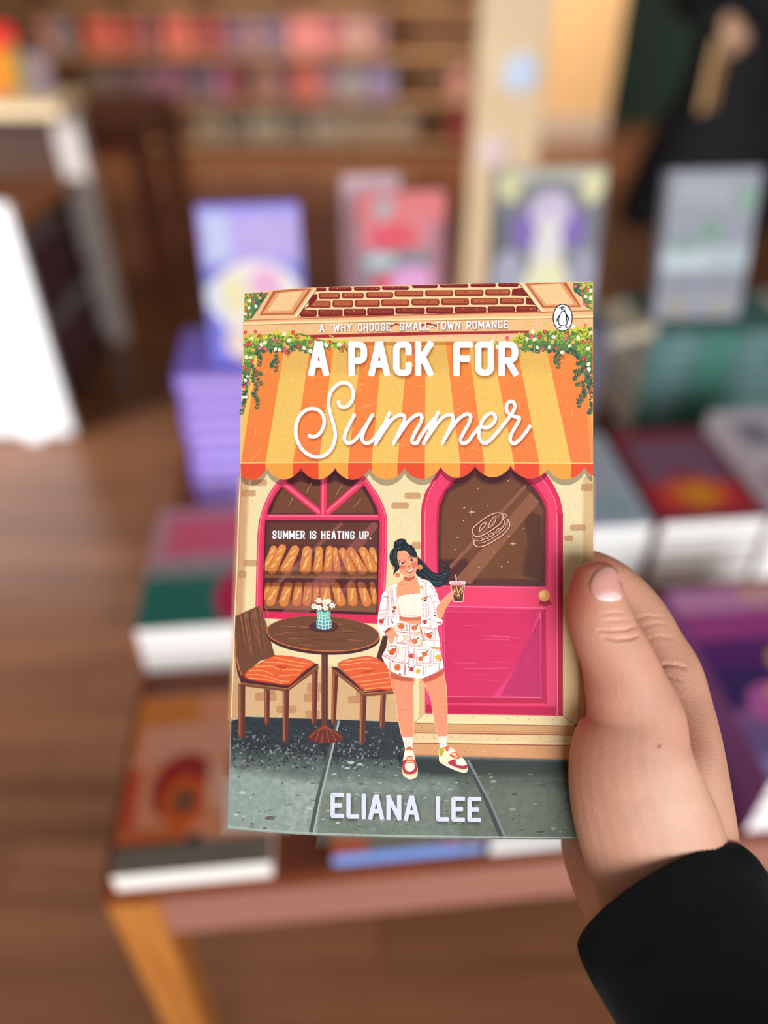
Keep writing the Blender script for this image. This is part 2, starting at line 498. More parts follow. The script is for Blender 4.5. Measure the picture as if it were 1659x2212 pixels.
def colour_name(c):
    r, g, b = c
    if max(c) - min(c) < 24: return 'grey brown' if r >= b else 'grey'
    if r > g + 60 and b < r - 60: return 'red'
    if r > 190 and b > 110: return 'pink'
    if b >= r: return 'lavender'
    return 'mauve' if b > g else 'tan'


rows = (
    (SH[2], 'upper', 0.245, ((70, 110, (200, 138, 120)), (115, 155, (160, 138, 150)), (180, 250, (226, 96, 76)), (255, 298, (176, 66, 50)), (302, 335, (150, 78, 92)), (350, 414, (222, 104, 86)), (418, 448, (158, 60, 46)),
                            (451, 482, (172, 66, 74)), (488, 520, (132, 96, 128)), (524, 570, (156, 118, 130)), (574, 616, (128, 108, 142)), (622, 700, (240, 140, 140)), (703, 736, (206, 112, 128)), (740, 800, (204, 156, 146)), (804, 832, (170, 122, 132)))),
    (SH[1], 'middle', 0.225, ((190, 240, (118, 102, 90)), (250, 300, (100, 72, 80)), (310, 348, (130, 84, 112)), (351, 402, (134, 76, 112)), (418, 452, (96, 86, 112)), (456, 485, (142, 78, 116)), (488, 516, (150, 62, 88)),
                             (544, 600, (150, 104, 94)), (603, 626, (116, 66, 96)), (634, 690, (206, 96, 84)), (694, 730, (150, 116, 134)), (734, 788, (156, 150, 162)), (792, 852, (136, 126, 178)), (972, 1012, (214, 146, 136)))),
    (SH[0], 'bottom', 0.235, ((418, 490, (134, 122, 102)), (498, 530, (104, 106, 98)), (538, 610, (146, 142, 124)), (616, 660, (112, 106, 102)), (668, 735, (152, 142, 128)), (738, 800, (148, 134, 114)), (804, 850, (156, 136, 112)), (853, 900, (150, 134, 112)),
                             (975, 1012, (150, 20, 32)))))
for z, nm, h, lst in rows:
    for i, (a, b, c) in enumerate(lst):
        x0, x1 = px_x(a, 6.05, z + .15), px_x(b, 6.05, z + .15)
        w = x1 - x0 - 0.006
        hh = h * random.uniform(0.92, 1.0)
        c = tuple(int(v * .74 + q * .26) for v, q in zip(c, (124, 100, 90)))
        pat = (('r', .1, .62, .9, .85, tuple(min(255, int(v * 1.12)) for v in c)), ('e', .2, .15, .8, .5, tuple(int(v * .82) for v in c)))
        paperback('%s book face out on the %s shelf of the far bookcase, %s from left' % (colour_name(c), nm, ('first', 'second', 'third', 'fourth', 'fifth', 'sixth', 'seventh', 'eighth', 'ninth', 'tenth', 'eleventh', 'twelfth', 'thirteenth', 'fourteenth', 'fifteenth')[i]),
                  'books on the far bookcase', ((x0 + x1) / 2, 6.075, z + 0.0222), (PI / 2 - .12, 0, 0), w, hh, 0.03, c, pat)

# ------------------------------------------------------------------ left side of the shop
white_m = mat('white_board', rgb(250, 250, 252), 0.5)
bd = empty('display_board', (-1.475, 2.20, 0), (0, 0, 0))
tag(bd, 'bright white free-standing board on the floor at the left edge', 'board')
boxo('panel', -0.43, 0, 0.012, 0.43, 0.03, 0.758, white_m, bd, 0.004)
for s in (-1, 1): boxo('foot', s * 0.30 - 0.03, -0.02, 0, s * 0.30 + 0.03, 0.10, 0.012, white_m, bd, 0.003)

lb = empty('low_bookcase', (-1.10, 2.34, 0))
tag(lb, 'low dark wooden bookcase with a white end post, left of the aisle', 'bookcase')
dk_m = wood_mat('dark_walnut', rgb(62, 38, 26), rgb(84, 52, 34), 0.55, 4, 20, 4)
warm_m = wood_mat('warm_walnut', rgb(112, 62, 30), rgb(134, 78, 40), 0.5, 4, 20, 4)
cream_m = mat('cream_laminate', rgb(240, 212, 168), 0.5, 0.03, 5)
post_m = mat('white_post_paint', rgb(206, 196, 190), 0.5, 0.03, 5)
boxo('top', -0.78, 0, 0.62, 0.0, 0.60, 0.645, warm_m, lb, 0.003)
boxo('back_panel', -0.78, 0, 0, -0.76, 0.60, 0.62, dk_m, lb)
boxo('base', -0.76, 0, 0, -0.02, 0.60, 0.06, dk_m, lb)
boxo('shelf', -0.76, 0, 0.33, -0.02, 0.60, 0.35, dk_m, lb)
boxo('near_end', -0.76, -0.02, 0, 0.0, 0.0, 0.62, dk_m, lb, 0.003)
boxo('far_end', -0.76, 0.60, 0, -0.05, 0.62, 0.86, dk_m, lb, 0.003)
boxo('end_post', -0.05, 0.585, 0, 0.035, 0.665, 0.862, post_m, lb, 0.004)
boxo('raised_shelf', -0.78, 0.46, 0.862, 0.035, 0.74, 0.90, cream_m, lb, 0.004)
for k, c in enumerate(((96, 60, 74), (74, 44, 84), (110, 66, 60), (70, 60, 84), (120, 84, 80), (84, 46, 66), (66, 56, 66), (112, 72, 90), (70, 40, 50), (92, 70, 96))):
    for j, z in enumerate((0.0602, 0.3502)):
        if j == 1 and k > 7: continue
        paperback('%s book in the low dark bookcase, %s shelf, %s from the front' % (colour_name(c), ('lower', 'upper')[j], ORD[k].replace('bottom', 'first')), 'books in the low bookcase',
                  (-1.10 - 0.10, 2.36 + 0.053 * k, z), (PI / 2, 0, PI), 0.15, 0.21, 0.036, tuple(int(v * random.uniform(.8, 1.1)) for v in c))
paperback('red and orange book standing on the cream raised shelf at the left edge', None, (-1.335, 3.02, 0.9005), (PI / 2 - .2, 0, 0.2), 0.17, 0.20, 0.02, (226, 120, 12),
          (('r', 0, .62, 1, 1, (220, 36, 22)), ('r', .75, 0, 1, .7, (150, 128, 24)), ('e', .2, .2, .8, .6, (236, 140, 14))))
paperback('small dusty lilac book standing beside the red and orange book', None, (-1.20, 3.03, 0.9005), (PI / 2 - .2, 0, 0.1), 0.09, 0.12, 0.015, (118, 100, 110),
          (('r', .1, .5, .9, .8, (140, 112, 96)),))

ds = empty('side_table', (-0.985, 3.42, 0))
tag(ds, 'reddish brown side table with square legs behind the low bookcase', 'table')
red_m = wood_mat('reddish_table_wood', rgb(104, 52, 36), rgb(124, 66, 46), 0.5, 4, 20, 4)
boxo('tabletop', -1.0, -0.02, 0.70, 0.02, 0.60, 0.73, red_m, ds, 0.003)
boxo('apron', -0.93, 0.01, 0.60, -0.06, 0.03, 0.6995, red_m, ds, 0.002)
for x, y in ((-0.07, 0), (-0.07, 0.5), (-0.98, 0), (-0.98, 0.5)): boxo('leg', x, y, 0, x + 0.08, y + 0.08, 0.6995, red_m, ds, 0.003)

# ------------------------------------------------------------------ shopper in black behind the table
def person_mesh(name, tubes, m, voxel=0.012, parent=None, loc=None, smooth=6):
    bm = bmesh.new()
    for pts, rad in tubes: sweep(bm, pts, rad, 18)
    bmesh.ops.recalc_face_normals(bm, faces=bm.faces)
    me = bpy.data.meshes.new(name)
    bm.to_mesh(me); bm.free()
    o = link(name, me, m, parent, loc)
    r = o.modifiers.new('remesh', 'REMESH'); r.mode = 'VOXEL'; r.voxel_size = voxel
    s = o.modifiers.new('smooth', 'SMOOTH'); s.iterations = smooth; s.factor = 0.5
    dg = bpy.context.evaluated_depsgraph_get()
    dg.update()
    ev = bpy.data.meshes.new_from_object(o.evaluated_get(dg))
    o.modifiers.clear()
    old = o.data
    o.data = ev
    bpy.data.meshes.remove(old)
    ev.name = name
    for p in ev.polygons: p.use_smooth = True
    return o


skin_far = mat('skin', rgb(222, 176, 146), 0.55)
PX, PY = 1.28, 3.12
sh = person_mesh('person', [
    ([(0, 0, 1.38), (0, -.01, 1.46), (0, -.02, 1.52)], [(.07, .06), (.055, .055), (.06, .06)]),
    ([(0, -.02, 1.48), (0, -.035, 1.53), (0, -.03, 1.60), (0, -.015, 1.66), (0, 0, 1.71)], [(.045, .05), (.066, .085), (.075, .098), (.07, .09), (.03, .04)]),
    ([(0, -.125, 1.60), (0, -.14, 1.575), (0, -.12, 1.56)], [.010, .015, .012]),
    ([(-.078, -.01, 1.57), (-.082, -.005, 1.62)], [.012, .016]), ([(.078, -.01, 1.57), (.082, -.005, 1.62)], [.012, .016]),
    ([(0, 0, 1.40), (0, 0, 1.15), (0, 0, .92)], [(.15, .09), (.14, .09), (.15, .10)]),
    ([(-.08, 0, .92), (-.08, 0, .5), (-.08, .02, .1)], [.085, .055, .038]), ([(.09, 0, .92), (.12, .1, .5), (.12, .16, .1)], [.085, .055, .038]),
    ([(-.17, 0, 1.36), (-.25, -.03, 1.15), (-.20, -.16, 1.12), (-.155, -.22, 1.115)], [.05, .042, .034, .026]),
    ([(.17, 0, 1.36), (.25, .02, 1.12), (.25, -.02, .88), (.25, -.03, .80)], [.05, .042, .030, .034]),
    # near hand: palm, four curled fingers, thumb
    ([(-.165, -.20, 1.115), (-.165, -.235, 1.105), (-.165, -.262, 1.09)], [(.03, .018), (.042, .02), (.038, .016)]),
    ([(-.135, -.255, 1.10), (-.14, -.283, 1.075), (-.15, -.275, 1.045)], [.0095, .009, .008]), ([(-.155, -.26, 1.095), (-.158, -.29, 1.068), (-.165, -.28, 1.035)], [.0098, .009, .008]),
    ([(-.175, -.26, 1.09), (-.178, -.29, 1.063), (-.184, -.28, 1.03)], [.0095, .009, .008]), ([(-.195, -.255, 1.09), (-.198, -.282, 1.065), (-.202, -.272, 1.04)], [.0085, .008, .007]),
    ([(-.14, -.215, 1.11), (-.118, -.24, 1.09), (-.12, -.262, 1.06)], [.012, .011, .009]),
    ([(.25, -.03, .82), (.25, -.035, .74)], [(.022, .04), (.018, .038)]),
] + [([(.25, -.06 + .018 * k, .75), (.252, -.062 + .018 * k, .70), (.245, -.06 + .018 * k, .665)], [.0095, .009, .008]) for k in range(4)]
  + [([(.24, -.07, .80), (.235, -.095, .76), (.236, -.095, .725)], [.012, .011, .009])],
    skin_far, 0.009, None, (PX, PY, 0), 3)
tag(sh, 'person in long black clothes behind the table, holding a tan booklet, top right', 'person')
black_m = mat('black_cloth', rgb(20, 20, 24), 0.85, 0.1, 30)
navy_m = mat('black_trousers', rgb(22, 22, 26), 0.85)
person_mesh('coat', [
    ([(0, 0, 1.45), (0, 0, 1.38), (0, 0, 1.15), (0, 0, .95), (.0, 0, .75), (-.02, 0, .42)], [(.08, .08), (.18, .11), (.185, .125), (.195, .13), (.25, .15), (.29, .18)]),
    ([(-.15, 0, 1.38), (-.255, -.03, 1.15), (-.205, -.15, 1.12), (-.175, -.20, 1.118)], [.075, .068, .058, .05]),
    ([(.15, 0, 1.38), (.255, .02, 1.12), (.252, -.02, .88)], [.075, .065, .052]),
    ([(-.16, 0, .8), (-.235, .02, .62), (-.28, .03, .42)], [(.09, .10), (.08, .1), (.07, .1)])], black_m, 0.012, sh, (0, 0, 0), 4)
person_mesh('trousers', [([(-.08, 0, .94), (-.085, 0, .5), (-.085, .02, .07)], [.10, .078, .07]), ([(.09, 0, .94), (.125, .1, .5), (.125, .16, .07)], [.10, .078, .07])], navy_m, 0.012, sh, (0, 0, 0), 3)
for x, y in ((-.085, .0), (.125, .14)):
    person_mesh('shoe', [([(x, y + .08, .045), (x, y, .05), (x, y - .1, .04), (x, y - .16, .03)], [(.035, .045), (.042, .05), (.045, .04), (.03, .028)])], black_m, 0.006, sh, (0, 0, 0), 3)
person_mesh('hair', [([(0, .02, 1.44), (0, .045, 1.55), (0, .02, 1.66), (0, -.03, 1.715)], [(.09, .05), (.092, .075), (.088, .105), (.05, .06)])], mat('dark_hair', rgb(40, 28, 22), 0.6), 0.008, sh, (0, 0, 0), 3)
paperback('tan booklet held upright in the hand of the person in black', None, (PX - 0.222, PY - 0.30, 0.885), (PI / 2, 0, 0.9), 0.11, 0.20, 0.012, (206, 164, 112),
          (('r', .1, .7, .9, .9, (214, 176, 126)),))

# ------------------------------------------------------------------ the held paperback
# The cover is a plane facing the lens, right edge a little nearer. Its artwork is laid out in image pixels, about
# 1/6 mm each (x to the right, y down), projected through the camera onto that plane.
CR = Vector((1, 0, 0)); CU = Vector((0, sp, cp)); CF = Vector((0, cp, -sp)); CO = Vector((0, 0, CAMZ))


def at(x, y, d):
    """point of the place at depth d (m) along the line of sight through frame position x, y"""
    return CO + CF * d + CR * ((x - 829.5) / FOC * d) + CU * (-(y - 1106.0) / FOC * d)


_b = (1 / 0.2705 - 1 / 0.2795) / 771.0


def cover_depth(x):
    return 1.0 / (1 / 0.2795 + _b * (x - 510))


NRM = (at(1281, 609, cover_depth(1281)) - at(528, 634, cover_depth(528))).cross(at(492, 1790, cover_depth(492)) - at(528, 634, cover_depth(528))).normalized()
if NRM.dot(CF) > 0: NRM = -NRM              # towards the lens
BOOK_O = at(880, 1212, cover_depth(880))


def on_cover(x, y, h=0.0):  # image pixel x, y to a point on the cover plane
    return at(x, y, cover_depth(x)) + NRM * h - BOOK_O


class Art:
    """flat printed shapes; every shape lies a hair above whatever ink is already under it"""
    STEP = 0.0000006
    CELL = 6

    def __init__(self):
        self.v, self.c, self.f, self.m, self.L, self.g = [], [], [], [], 1.0, {}
        self.top = 0

    def up(self):
        pass

    def lay(self, pts, pad=0.0, seg=False):
        cells = set()
        q = self.CELL
        runs = [pts] if not seg else [pts[i:i + 2] for i in range(max(1, len(pts) - 1))]
        for r in runs:
            xs = [p[0] for p in r]; ys = [p[1] for p in r]
            for i in range(int((min(xs) - pad) // q), int((max(xs) + pad) // q) + 1):
                for j in range(int((min(ys) - pad) // q), int((max(ys) + pad) // q) + 1): cells.add((i, j))
        l = max((self.g.get(c, 0) for c in cells), default=0) + 1
        for c in cells: self.g[c] = l + (1 if seg else 0)
        self.L = l
        self.top = max(self.top, l)

    def vert(self, p, col, dl=0.0):
        self.v.append(on_cover(p[0], p[1], (self.L + dl) * self.STEP))
        self.c.append(col)
        return len(self.v) - 1

    def poly(self, pts, col, mi=0, up=True, grad=None):
        """filled outline; grad = ((x0,y0),(x1,y1),col2) blends the ink to col2"""
        pts = [(p[0], p[1]) for p in pts]
        self.lay(pts)
        col = rgb(*col)

        def ink(p):
            if not grad: return col
            (x0, y0), (x1, y1), c2 = grad
            t = ((p[0] - x0) * (x1 - x0) + (p[1] - y0) * (y1 - y0)) / ((x1 - x0) ** 2 + (y1 - y0) ** 2)
            t = max(0, min(1, t)); c2 = rgb(*c2)
            return tuple(a + (b - a) * t for a, b in zip(col, c2))
        base = len(self.v)
        for p in pts: self.vert(p, ink(p))
        for t in tessellate_polygon([[Vector((p[0], p[1], 0)) for p in pts]]):
            self.f.append([base + k for k in t]); self.m.append(mi)

    def smooth(self, pts, col, mi=0, up=True, n=6, grad=None):
        self.poly(catmull(pts, True, n), col, mi, up, grad)

    def ell(self, cx, cy, rx, ry, col, rot=0, mi=0, up=True, n=20, grad=None):
        c, s = math.cos(rot), math.sin(rot)
        self.poly([(cx + rx * math.cos(a) * c - ry * math.sin(a) * s, cy + rx * math.cos(a) * s + ry * math.sin(a) * c)
                   for a in (2 * PI * k / n for k in range(n))], col, mi, up, grad)

    def strip(self, pts, w0, w1, col, mi, i0, n, alpha=None, cap0='flat', cap1='flat'):
        """one mitred run of a line, rising a little along its length so that it may cross itself"""
        L, C, R = [], [], []
        m = len(pts)
        for i, p in enumerate(pts):
            a, b = pts[max(i - 1, 0)], pts[min(i + 1, m - 1)]
            d1 = (p[0] - a[0], p[1] - a[1]); d2 = (b[0] - p[0], b[1] - p[1])
            l1, l2 = math.hypot(*d1), math.hypot(*d2)
            if l1 < 1e-6: d1, l1 = d2, l2
            if l2 < 1e-6: d2, l2 = d1, l1
            ux, uy = d1[0] / l1 + d2[0] / l2, d1[1] / l1 + d2[1] / l2
            l = math.hypot(ux, uy) or 1
            ux, uy = ux / l, uy / l
            k = 1.0 / max(.5, (ux * d1[0] + uy * d1[1]) / l1)
            t = (i0 + i) / max(1, n - 1)
            ww = (w0 + (w1 - w0) * t) / 2 * k
            dl = t * .9
            L.append(self.vert((p[0] - uy * ww, p[1] + ux * ww), col if alpha is None else col[:3] + (0,), dl))
            if alpha is not None: C.append(self.vert(p, col[:3] + (alpha,), dl))
            R.append(self.vert((p[0] + uy * ww, p[1] - ux * ww), col if alpha is None else col[:3] + (0,), dl))
        for i in range(m - 1):
            if alpha is None:
                self.f.append([L[i], L[i + 1], R[i + 1], R[i]]); self.m.append(mi)
            else:
                self.f.append([L[i], L[i + 1], C[i + 1], C[i]]); self.m.append(1)
                self.f.append([C[i], C[i + 1], R[i + 1], R[i]]); self.m.append(1)
        for end, cp_ in ((0, cap0), (1, cap1)):
            if cp_ == 'flat' or alpha is not None: continue
            p, q = (pts[0], pts[1]) if end == 0 else (pts[-1], pts[-2])
            t = (i0 + (0 if end == 0 else m - 1)) / max(1, n - 1)
            ww = (w0 + (w1 - w0) * t) / 2
            if ww < .35: continue
            ang = math.atan2(p[1] - q[1], p[0] - q[0])
            ex = 1.0 if cp_ == 'round' else .36
            ring = []
            for k in range(9):
                th = -PI / 2 + PI * k / 8
                cx, sx = abs(math.cos(th)) ** ex * ww, math.copysign(abs(math.sin(th)) ** ex, math.sin(th)) * ww
                ring.append(self.vert((p[0] + cx * math.cos(ang) - sx * math.sin(ang), p[1] + cx * math.sin(ang) + sx * math.cos(ang)), col, t * .9))
            self.f.append(ring); self.m.append(mi)

    def stroke(self, pts, w, col, cap='round', taper=None, up=True, mi=0, alpha=None):
        """ink line of width w; alpha gives a soft-edged translucent line"""
        q = [tuple(pts[0][:2])]
        for p in pts[1:]:
            if math.hypot(p[0] - q[-1][0], p[1] - q[-1][1]) > 1e-4: q.append(tuple(p[:2]))
        if len(q) < 2: return
        col = rgb(*col)
        n = len(q)
        w0, w1 = (w * taper[0], w * taper[1]) if taper else (w, w)
        cuts = [0]                                 # sharp corners start a new run with a rounded joint
        for i in range(1, n - 1):
            a = math.atan2(q[i][1] - q[i - 1][1], q[i][0] - q[i - 1][0]); b = math.atan2(q[i + 1][1] - q[i][1], q[i + 1][0] - q[i][0])
            if abs((b - a + PI) % (2 * PI) - PI) > 1.35: cuts.append(i)
        cuts.append(n - 1)
        for k, (i, j) in enumerate(zip(cuts, cuts[1:])):
            run = q[i:j + 1]
            self.lay(run, w / 2, True)
            inner = 'round' if cap != 'flat' else 'flat'
            self.strip(run, w0, w1, col, mi, i, n, alpha, cap if i == 0 else cap, cap if j == n - 1 else cap)

    def soft(self, pts, col, alpha, feather, up=True):
        """translucent shape that fades out over `feather` outside its outline (convex-ish shapes)"""
        pts = [(p[0], p[1]) for p in pts]
        self.lay(pts, feather)
        col = rgb(*col)[:3]
        n = len(pts)
        area2 = sum(pts[i][0] * pts[(i + 1) % n][1] - pts[(i + 1) % n][0] * pts[i][1] for i in range(n))
        sg = 1 if area2 > 0 else -1
        base = len(self.v)
        for p in pts: self.vert(p, col + (alpha,))
        for t in tessellate_polygon([[Vector((p[0], p[1], 0)) for p in pts]]):
            self.f.append([base + k for k in t]); self.m.append(1)
        if feather > 0:
            ob = len(self.v)
            for i, p in enumerate(pts):
                a, b = pts[i - 1], pts[(i + 1) % n]
                dx, dy = b[0] - a[0], b[1] - a[1]
                l = math.hypot(dx, dy) or 1
                self.vert((p[0] + sg * dy / l * feather, p[1] - sg * dx / l * feather), col + (0,))
            for i in range(n):
                j = (i + 1) % n
                self.f.append([base + i, base + j, ob + j, ob + i]); self.m.append(1)


A = Art()


def crop(ox, oy, s):  # coordinates in an enlarged image crop, back to full image pixels
    return lambda *pts: [(ox + x / s, oy + y / s) for x, y in pts]


K1 = crop(500, 600, 4.1475)
K2 = crop(890, 600, 4.1475)
K3 = crop(500, 700, 4.1475)
K4 = crop(890, 700, 4.1475)
K5 = crop(500, 1000, 4.1475)
K6 = crop(890, 1000, 4.1475)
K7 = crop(490, 1280, 4.1475)
K8 = crop(490, 1530, 4.1475)
W1 = crop(790, 1150, 6.636)
W2 = crop(790, 1400, 6.636)
B3 = crop(850, 1480, 3.77)
PG = crop(1170, 640, 13.825)

TOP = [(528, 634), (560, 630.5), (590, 627), (630, 623.5), (680, 621), (740, 619), (830, 617), (920, 615), (1010, 613), (1100, 611), (1200, 609.5), (1281, 609)]
RIGHT = [(1281, 900), (1281, 1190), (1279, 1280), (1274, 1350), (1268, 1420), (1262, 1500), (1257, 1560), (1253.5, 1620), (1252, 1700), (1252, 1813)]
BOTTOM = [(1150, 1813), (1000, 1812), (900, 1810.5), (800, 1808.5), (700, 1805.5), (620, 1801), (560, 1796.5), (492, 1790)]
LEFT = [(493, 1740), (494, 1680), (497, 1600), (500, 1520), (503, 1440), (505.5, 1360), (508.5, 1280), (512, 1200), (515, 1100), (518.5, 1030), (520, 900), (523.5, 790), (525.5, 700)]
OUT = TOP + RIGHT + BOTTOM + LEFT


def left_x(y):
    pts = sorted([(p[1], p[0]) for p in LEFT + [(528, 634), (492, 1790)]])
    for (ya, xa), (yb, xb) in zip(pts, pts[1:]):
        if ya <= y <= yb: return xa + (xb - xa) * (y - ya) / (yb - ya)
    return 520


def right_x(y):
    pts = [(609, 1281)] + [(p[1], p[0]) for p in RIGHT]
    for (ya, xa), (yb, xb) in zip(pts, pts[1:]):
        if ya <= y <= yb: return xa + (xb - xa) * (y - ya) / (yb - ya)
    return 1252


def top_y(x):
    for (xa, ya), (xb, yb) in zip(TOP, TOP[1:]):
        if xa <= x <= xb: return ya + (yb - ya) * (x - xa) / (xb - xa)
    return 634


# whole sheet, wall colour
A.poly(OUT, (236, 214, 166))
PINK, PINK_D, PINK_L = (228, 52, 96), (192, 20, 66), (240, 92, 126)
CREAM = (236, 214, 166)

# --- wall: warm shading along the sides, stray bricks, speckle
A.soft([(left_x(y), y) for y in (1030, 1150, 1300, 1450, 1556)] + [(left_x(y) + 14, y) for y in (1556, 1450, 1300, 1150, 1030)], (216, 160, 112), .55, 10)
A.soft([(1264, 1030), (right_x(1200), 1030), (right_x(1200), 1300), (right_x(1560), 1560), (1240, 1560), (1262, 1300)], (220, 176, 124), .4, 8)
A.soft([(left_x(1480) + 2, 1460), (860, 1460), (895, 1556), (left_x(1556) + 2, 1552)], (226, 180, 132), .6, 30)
for b in ((543, 1036, 576, 1049), (522, 1059, 552, 1072), (526, 1210, 554, 1223), (515, 1233, 532, 1248), (846, 1086, 883, 1098), (874, 1065, 909, 1077), (890, 1171, 909, 1186),
          (1232, 1134, 1266, 1146), (1219, 1157, 1238, 1168), (1255, 1046, 1280, 1060), (1226, 1345, 1240, 1360), (1240, 1475, 1260, 1500),
          (551, 1497, 597, 1513), (657, 1498, 690, 1516), (664, 1476, 700, 1496), (752, 1504, 790, 1519), (770, 1488, 812, 1504), (570, 1483, 594, 1498), (598, 1525, 640, 1540), (660, 1535, 690, 1552)):
    x0, y0, x1, y1 = b
    r = 2.5
    A.soft([(x0 + r, y0), (x1 - r, y0), (x1, y0 + r), (x1, y1 - r), (x1 - r, y1), (x0 + r, y1), (x0, y1 - r), (x0, y0 + r)], (208, 150, 104), .5, 1.2, up=(b[0] == 543))
for k in range(70):
    x, y = random.choice((random.uniform(530, 560), random.uniform(838, 905), random.uniform(1222, 1262), random.uniform(700, 880))), random.uniform(1050, 1300)
    if x in range(600, 830): continue
    A.ell(x, y, random.uniform(.8, 2.4), random.uniform(.6, 1.1), random.choice(((246, 230, 190), (206, 178, 130), (244, 226, 180))), 0, 0, k == 0, 8)

# --- pavement
PAVE = K8((175, 70), (1530, 120)) + [(900, 1560), (1262, 1563), (1252, 1640), (1252, 1813)] + BOTTOM + [(493, 1740), (494, 1680), (497, 1600)] + K8((36, 110))
A.poly(PAVE, (146, 158, 148), 2)


def band(y0, y1, c, a, xa=None, xb=None, n=10):
    A.soft([(left_x(y0) + 1 if xa is None else xa, y0), (1250 if xb is None else xb, y0 + 6), (1250 if xb is None else xb, y1 + 4), (left_x(y1) + 1 if xa is None else xa, y1)], c, a, n)


PTOP = [(499.5, 1557.5), (532, 1548.5), (700, 1553.5), (859, 1559.5), (895, 1561)]
PMID = [(498.5, 1606), (532, 1616), (700, 1632), (859, 1642), (895, 1644)]
PLOW = [(497, 1640), (532, 1654), (700, 1664), (859, 1668), (895, 1670)]
for i in range(4):
    A.poly([PTOP[i], PTOP[i + 1], PMID[i + 1], PMID[i]], (44, 50, 56), 2)
    A.poly([PMID[i], PMID[i + 1], PLOW[i + 1], PLOW[i]], (44, 50, 56), 2, grad=((0, (PMID[i][1] + PMID[i + 1][1]) / 2), (0, (PLOW[i][1] + PLOW[i + 1][1]) / 2), (146, 158, 148)))
A.soft([(860, 1640), (1240, 1650), (1240, 1668), (960, 1668), (880, 1662)], (40, 46, 52), .80, 14)
A.soft([(500, 1620), (640, 1640), (880, 1660), (1240, 1672), (1240, 1690), (640, 1672), (500, 1650)], (62, 72, 70), .40, 22)
A.soft([(1000, 1700), (1246, 1690), (1246, 1806), (1010, 1806)], (96, 102, 84), .5, 60)
A.soft([(700, 1720), (1000, 1720), (1000, 1800), (690, 1800)], (112, 120, 104), .40, 40)
A.soft([(500, 1700), (590, 1690), (600, 1780), (496, 1780)], (170, 188, 178), .35, 40)
for k in range(620):                            # lichen mottling
    x, y = random.uniform(503, 885), random.gauss(1620, 26)
    if not 1566 < y < 1668: continue
    t = min(1, max(0, (y - 1570) / 80))
    A.ell(x, y, random.uniform(1, 5), random.uniform(.8, 2.6), random.choice(((96 + 40 * t, 106 + 40 * t, 102 + 36 * t), (34, 40, 46), (78 + 40 * t, 86 + 40 * t, 84 + 36 * t), (52, 58, 62), (60, 66, 68))), random.uniform(0, 3), 2, False, 7)
for k in range(160):
    x, y = random.uniform(505, 1240), random.uniform(1670, 1796)
    c = random.choice(((150, 164, 154), (104, 114, 100), (164, 178, 168), (92, 100, 86))) if x < 1000 else random.choice(((96, 100, 84), (66, 70, 58), (112, 116, 98)))
    A.ell(x, y, random.uniform(2, 7), random.uniform(.8, 2.2), c, random.uniform(-.2, .2), 0, k % 40 == 0, 9)
for x, y, r in ((758, 1647, 7.5), (778, 1651, 6), (750, 1659, 6), (668, 1746, 6), (661, 1754, 4), (510, 1759, 6), (527, 1763, 4), (1061, 1679, 4), (1066, 1688, 7), (1107, 1748, 8), (1195, 1790, 7), (1211, 1796, 4), (1156, 1736, 4), (730, 1777, 5), (524, 1712, 8)):
    A.ell(x, y, r, r * .45, (176, 190, 180) if x < 1000 else (138, 142, 126), 0, 0, x == 758, 12)
for x, y, r in ((525, 1657, 9), (583, 1767, 11), (780, 1693, 6), (1112, 1716, 6), (1171, 1697, 7), (1229, 1727, 8), (1168, 1797, 8)):
    A.ell(x, y, r, r * .4, (98, 92, 88) if x < 900 else (70, 70, 56), 0, 0, x == 525, 12)
A.stroke(K8((992, 112), (940, 330), (880, 560), (815, 800), (750, 1128)), 8.5, (78, 80, 78), 'flat')
A.stroke(K8((1005, 110), (955, 330), (900, 560), (840, 800), (775, 1128)), 4.2, (158, 170, 162), 'flat')
A.stroke(B3((596, 600), (650, 720), (760, 950), (880, 1245)), 9, (58, 62, 62), 'flat')
A.stroke(B3((603, 605), (665, 720), (785, 950), (915, 1245)), 5, (120, 128, 128), 'flat')
A.stroke([(x, y - 4.5) for x, y in [(1251, 1813)] + BOTTOM], 3.4, (166, 176, 164), 'flat')

# --- door case and steps
A.poly([(893, 1330), (918, 1330), (918, 1541), (895, 1562), (891, 1562)], (238, 214, 164))
A.poly([(906, 1440), (918, 1440), (918, 1541), (904, 1553)], (222, 178, 128))
A.poly([(1216, 1290), (1266, 1290), (1262, 1500), (1259, 1564), (1243, 1564), (1216, 1546)], (228, 196, 142))
A.poly([(1252, 1330), (1267, 1330), (1261, 1500), (1259, 1564), (1247, 1564)], (206, 156, 104))
A.poly([(1243, 1562), (1260, 1563), (1257, 1592), (1244, 1592)], (50, 52, 52))
A.poly([(918, 1540), (1216, 1546), (1243, 1567), (893, 1561)], (238, 214, 160))
A.poly([(893, 1562), (1243, 1568), (1245, 1587), (893, 1582)], (210, 156, 104))
A.poly([(893, 1582), (1245, 1587), (1242, 1610), (893, 1604)], (230, 198, 146))
A.poly([(893, 1604), (1242, 1610), (1234, 1641), (893, 1631)], (214, 152, 102))
for a, b, c, w in (((893, 1562), (1243, 1568), (166, 92, 60), 1.6), ((893, 1583), (1245, 1588), (160, 76, 52), 2.2), ((893, 1605), (1242, 1611), (160, 76, 52), 2.2), ((893, 1578.5), (1244, 1583.5), (190, 124, 82), 1.2),
                   ((893, 1600), (1242, 1606), (246, 226, 172), 1.6), ((893, 1559), (1240, 1565), (248, 228, 176), 1.4), ((918, 1541), (893, 1562), (190, 132, 86), 1.2), ((1216, 1546), (1243, 1567), (178, 112, 70), 1.2), ((893, 1630), (1236, 1640), (190, 118, 76), 1.6)):
    A.stroke([a, b], w, c, 'flat')
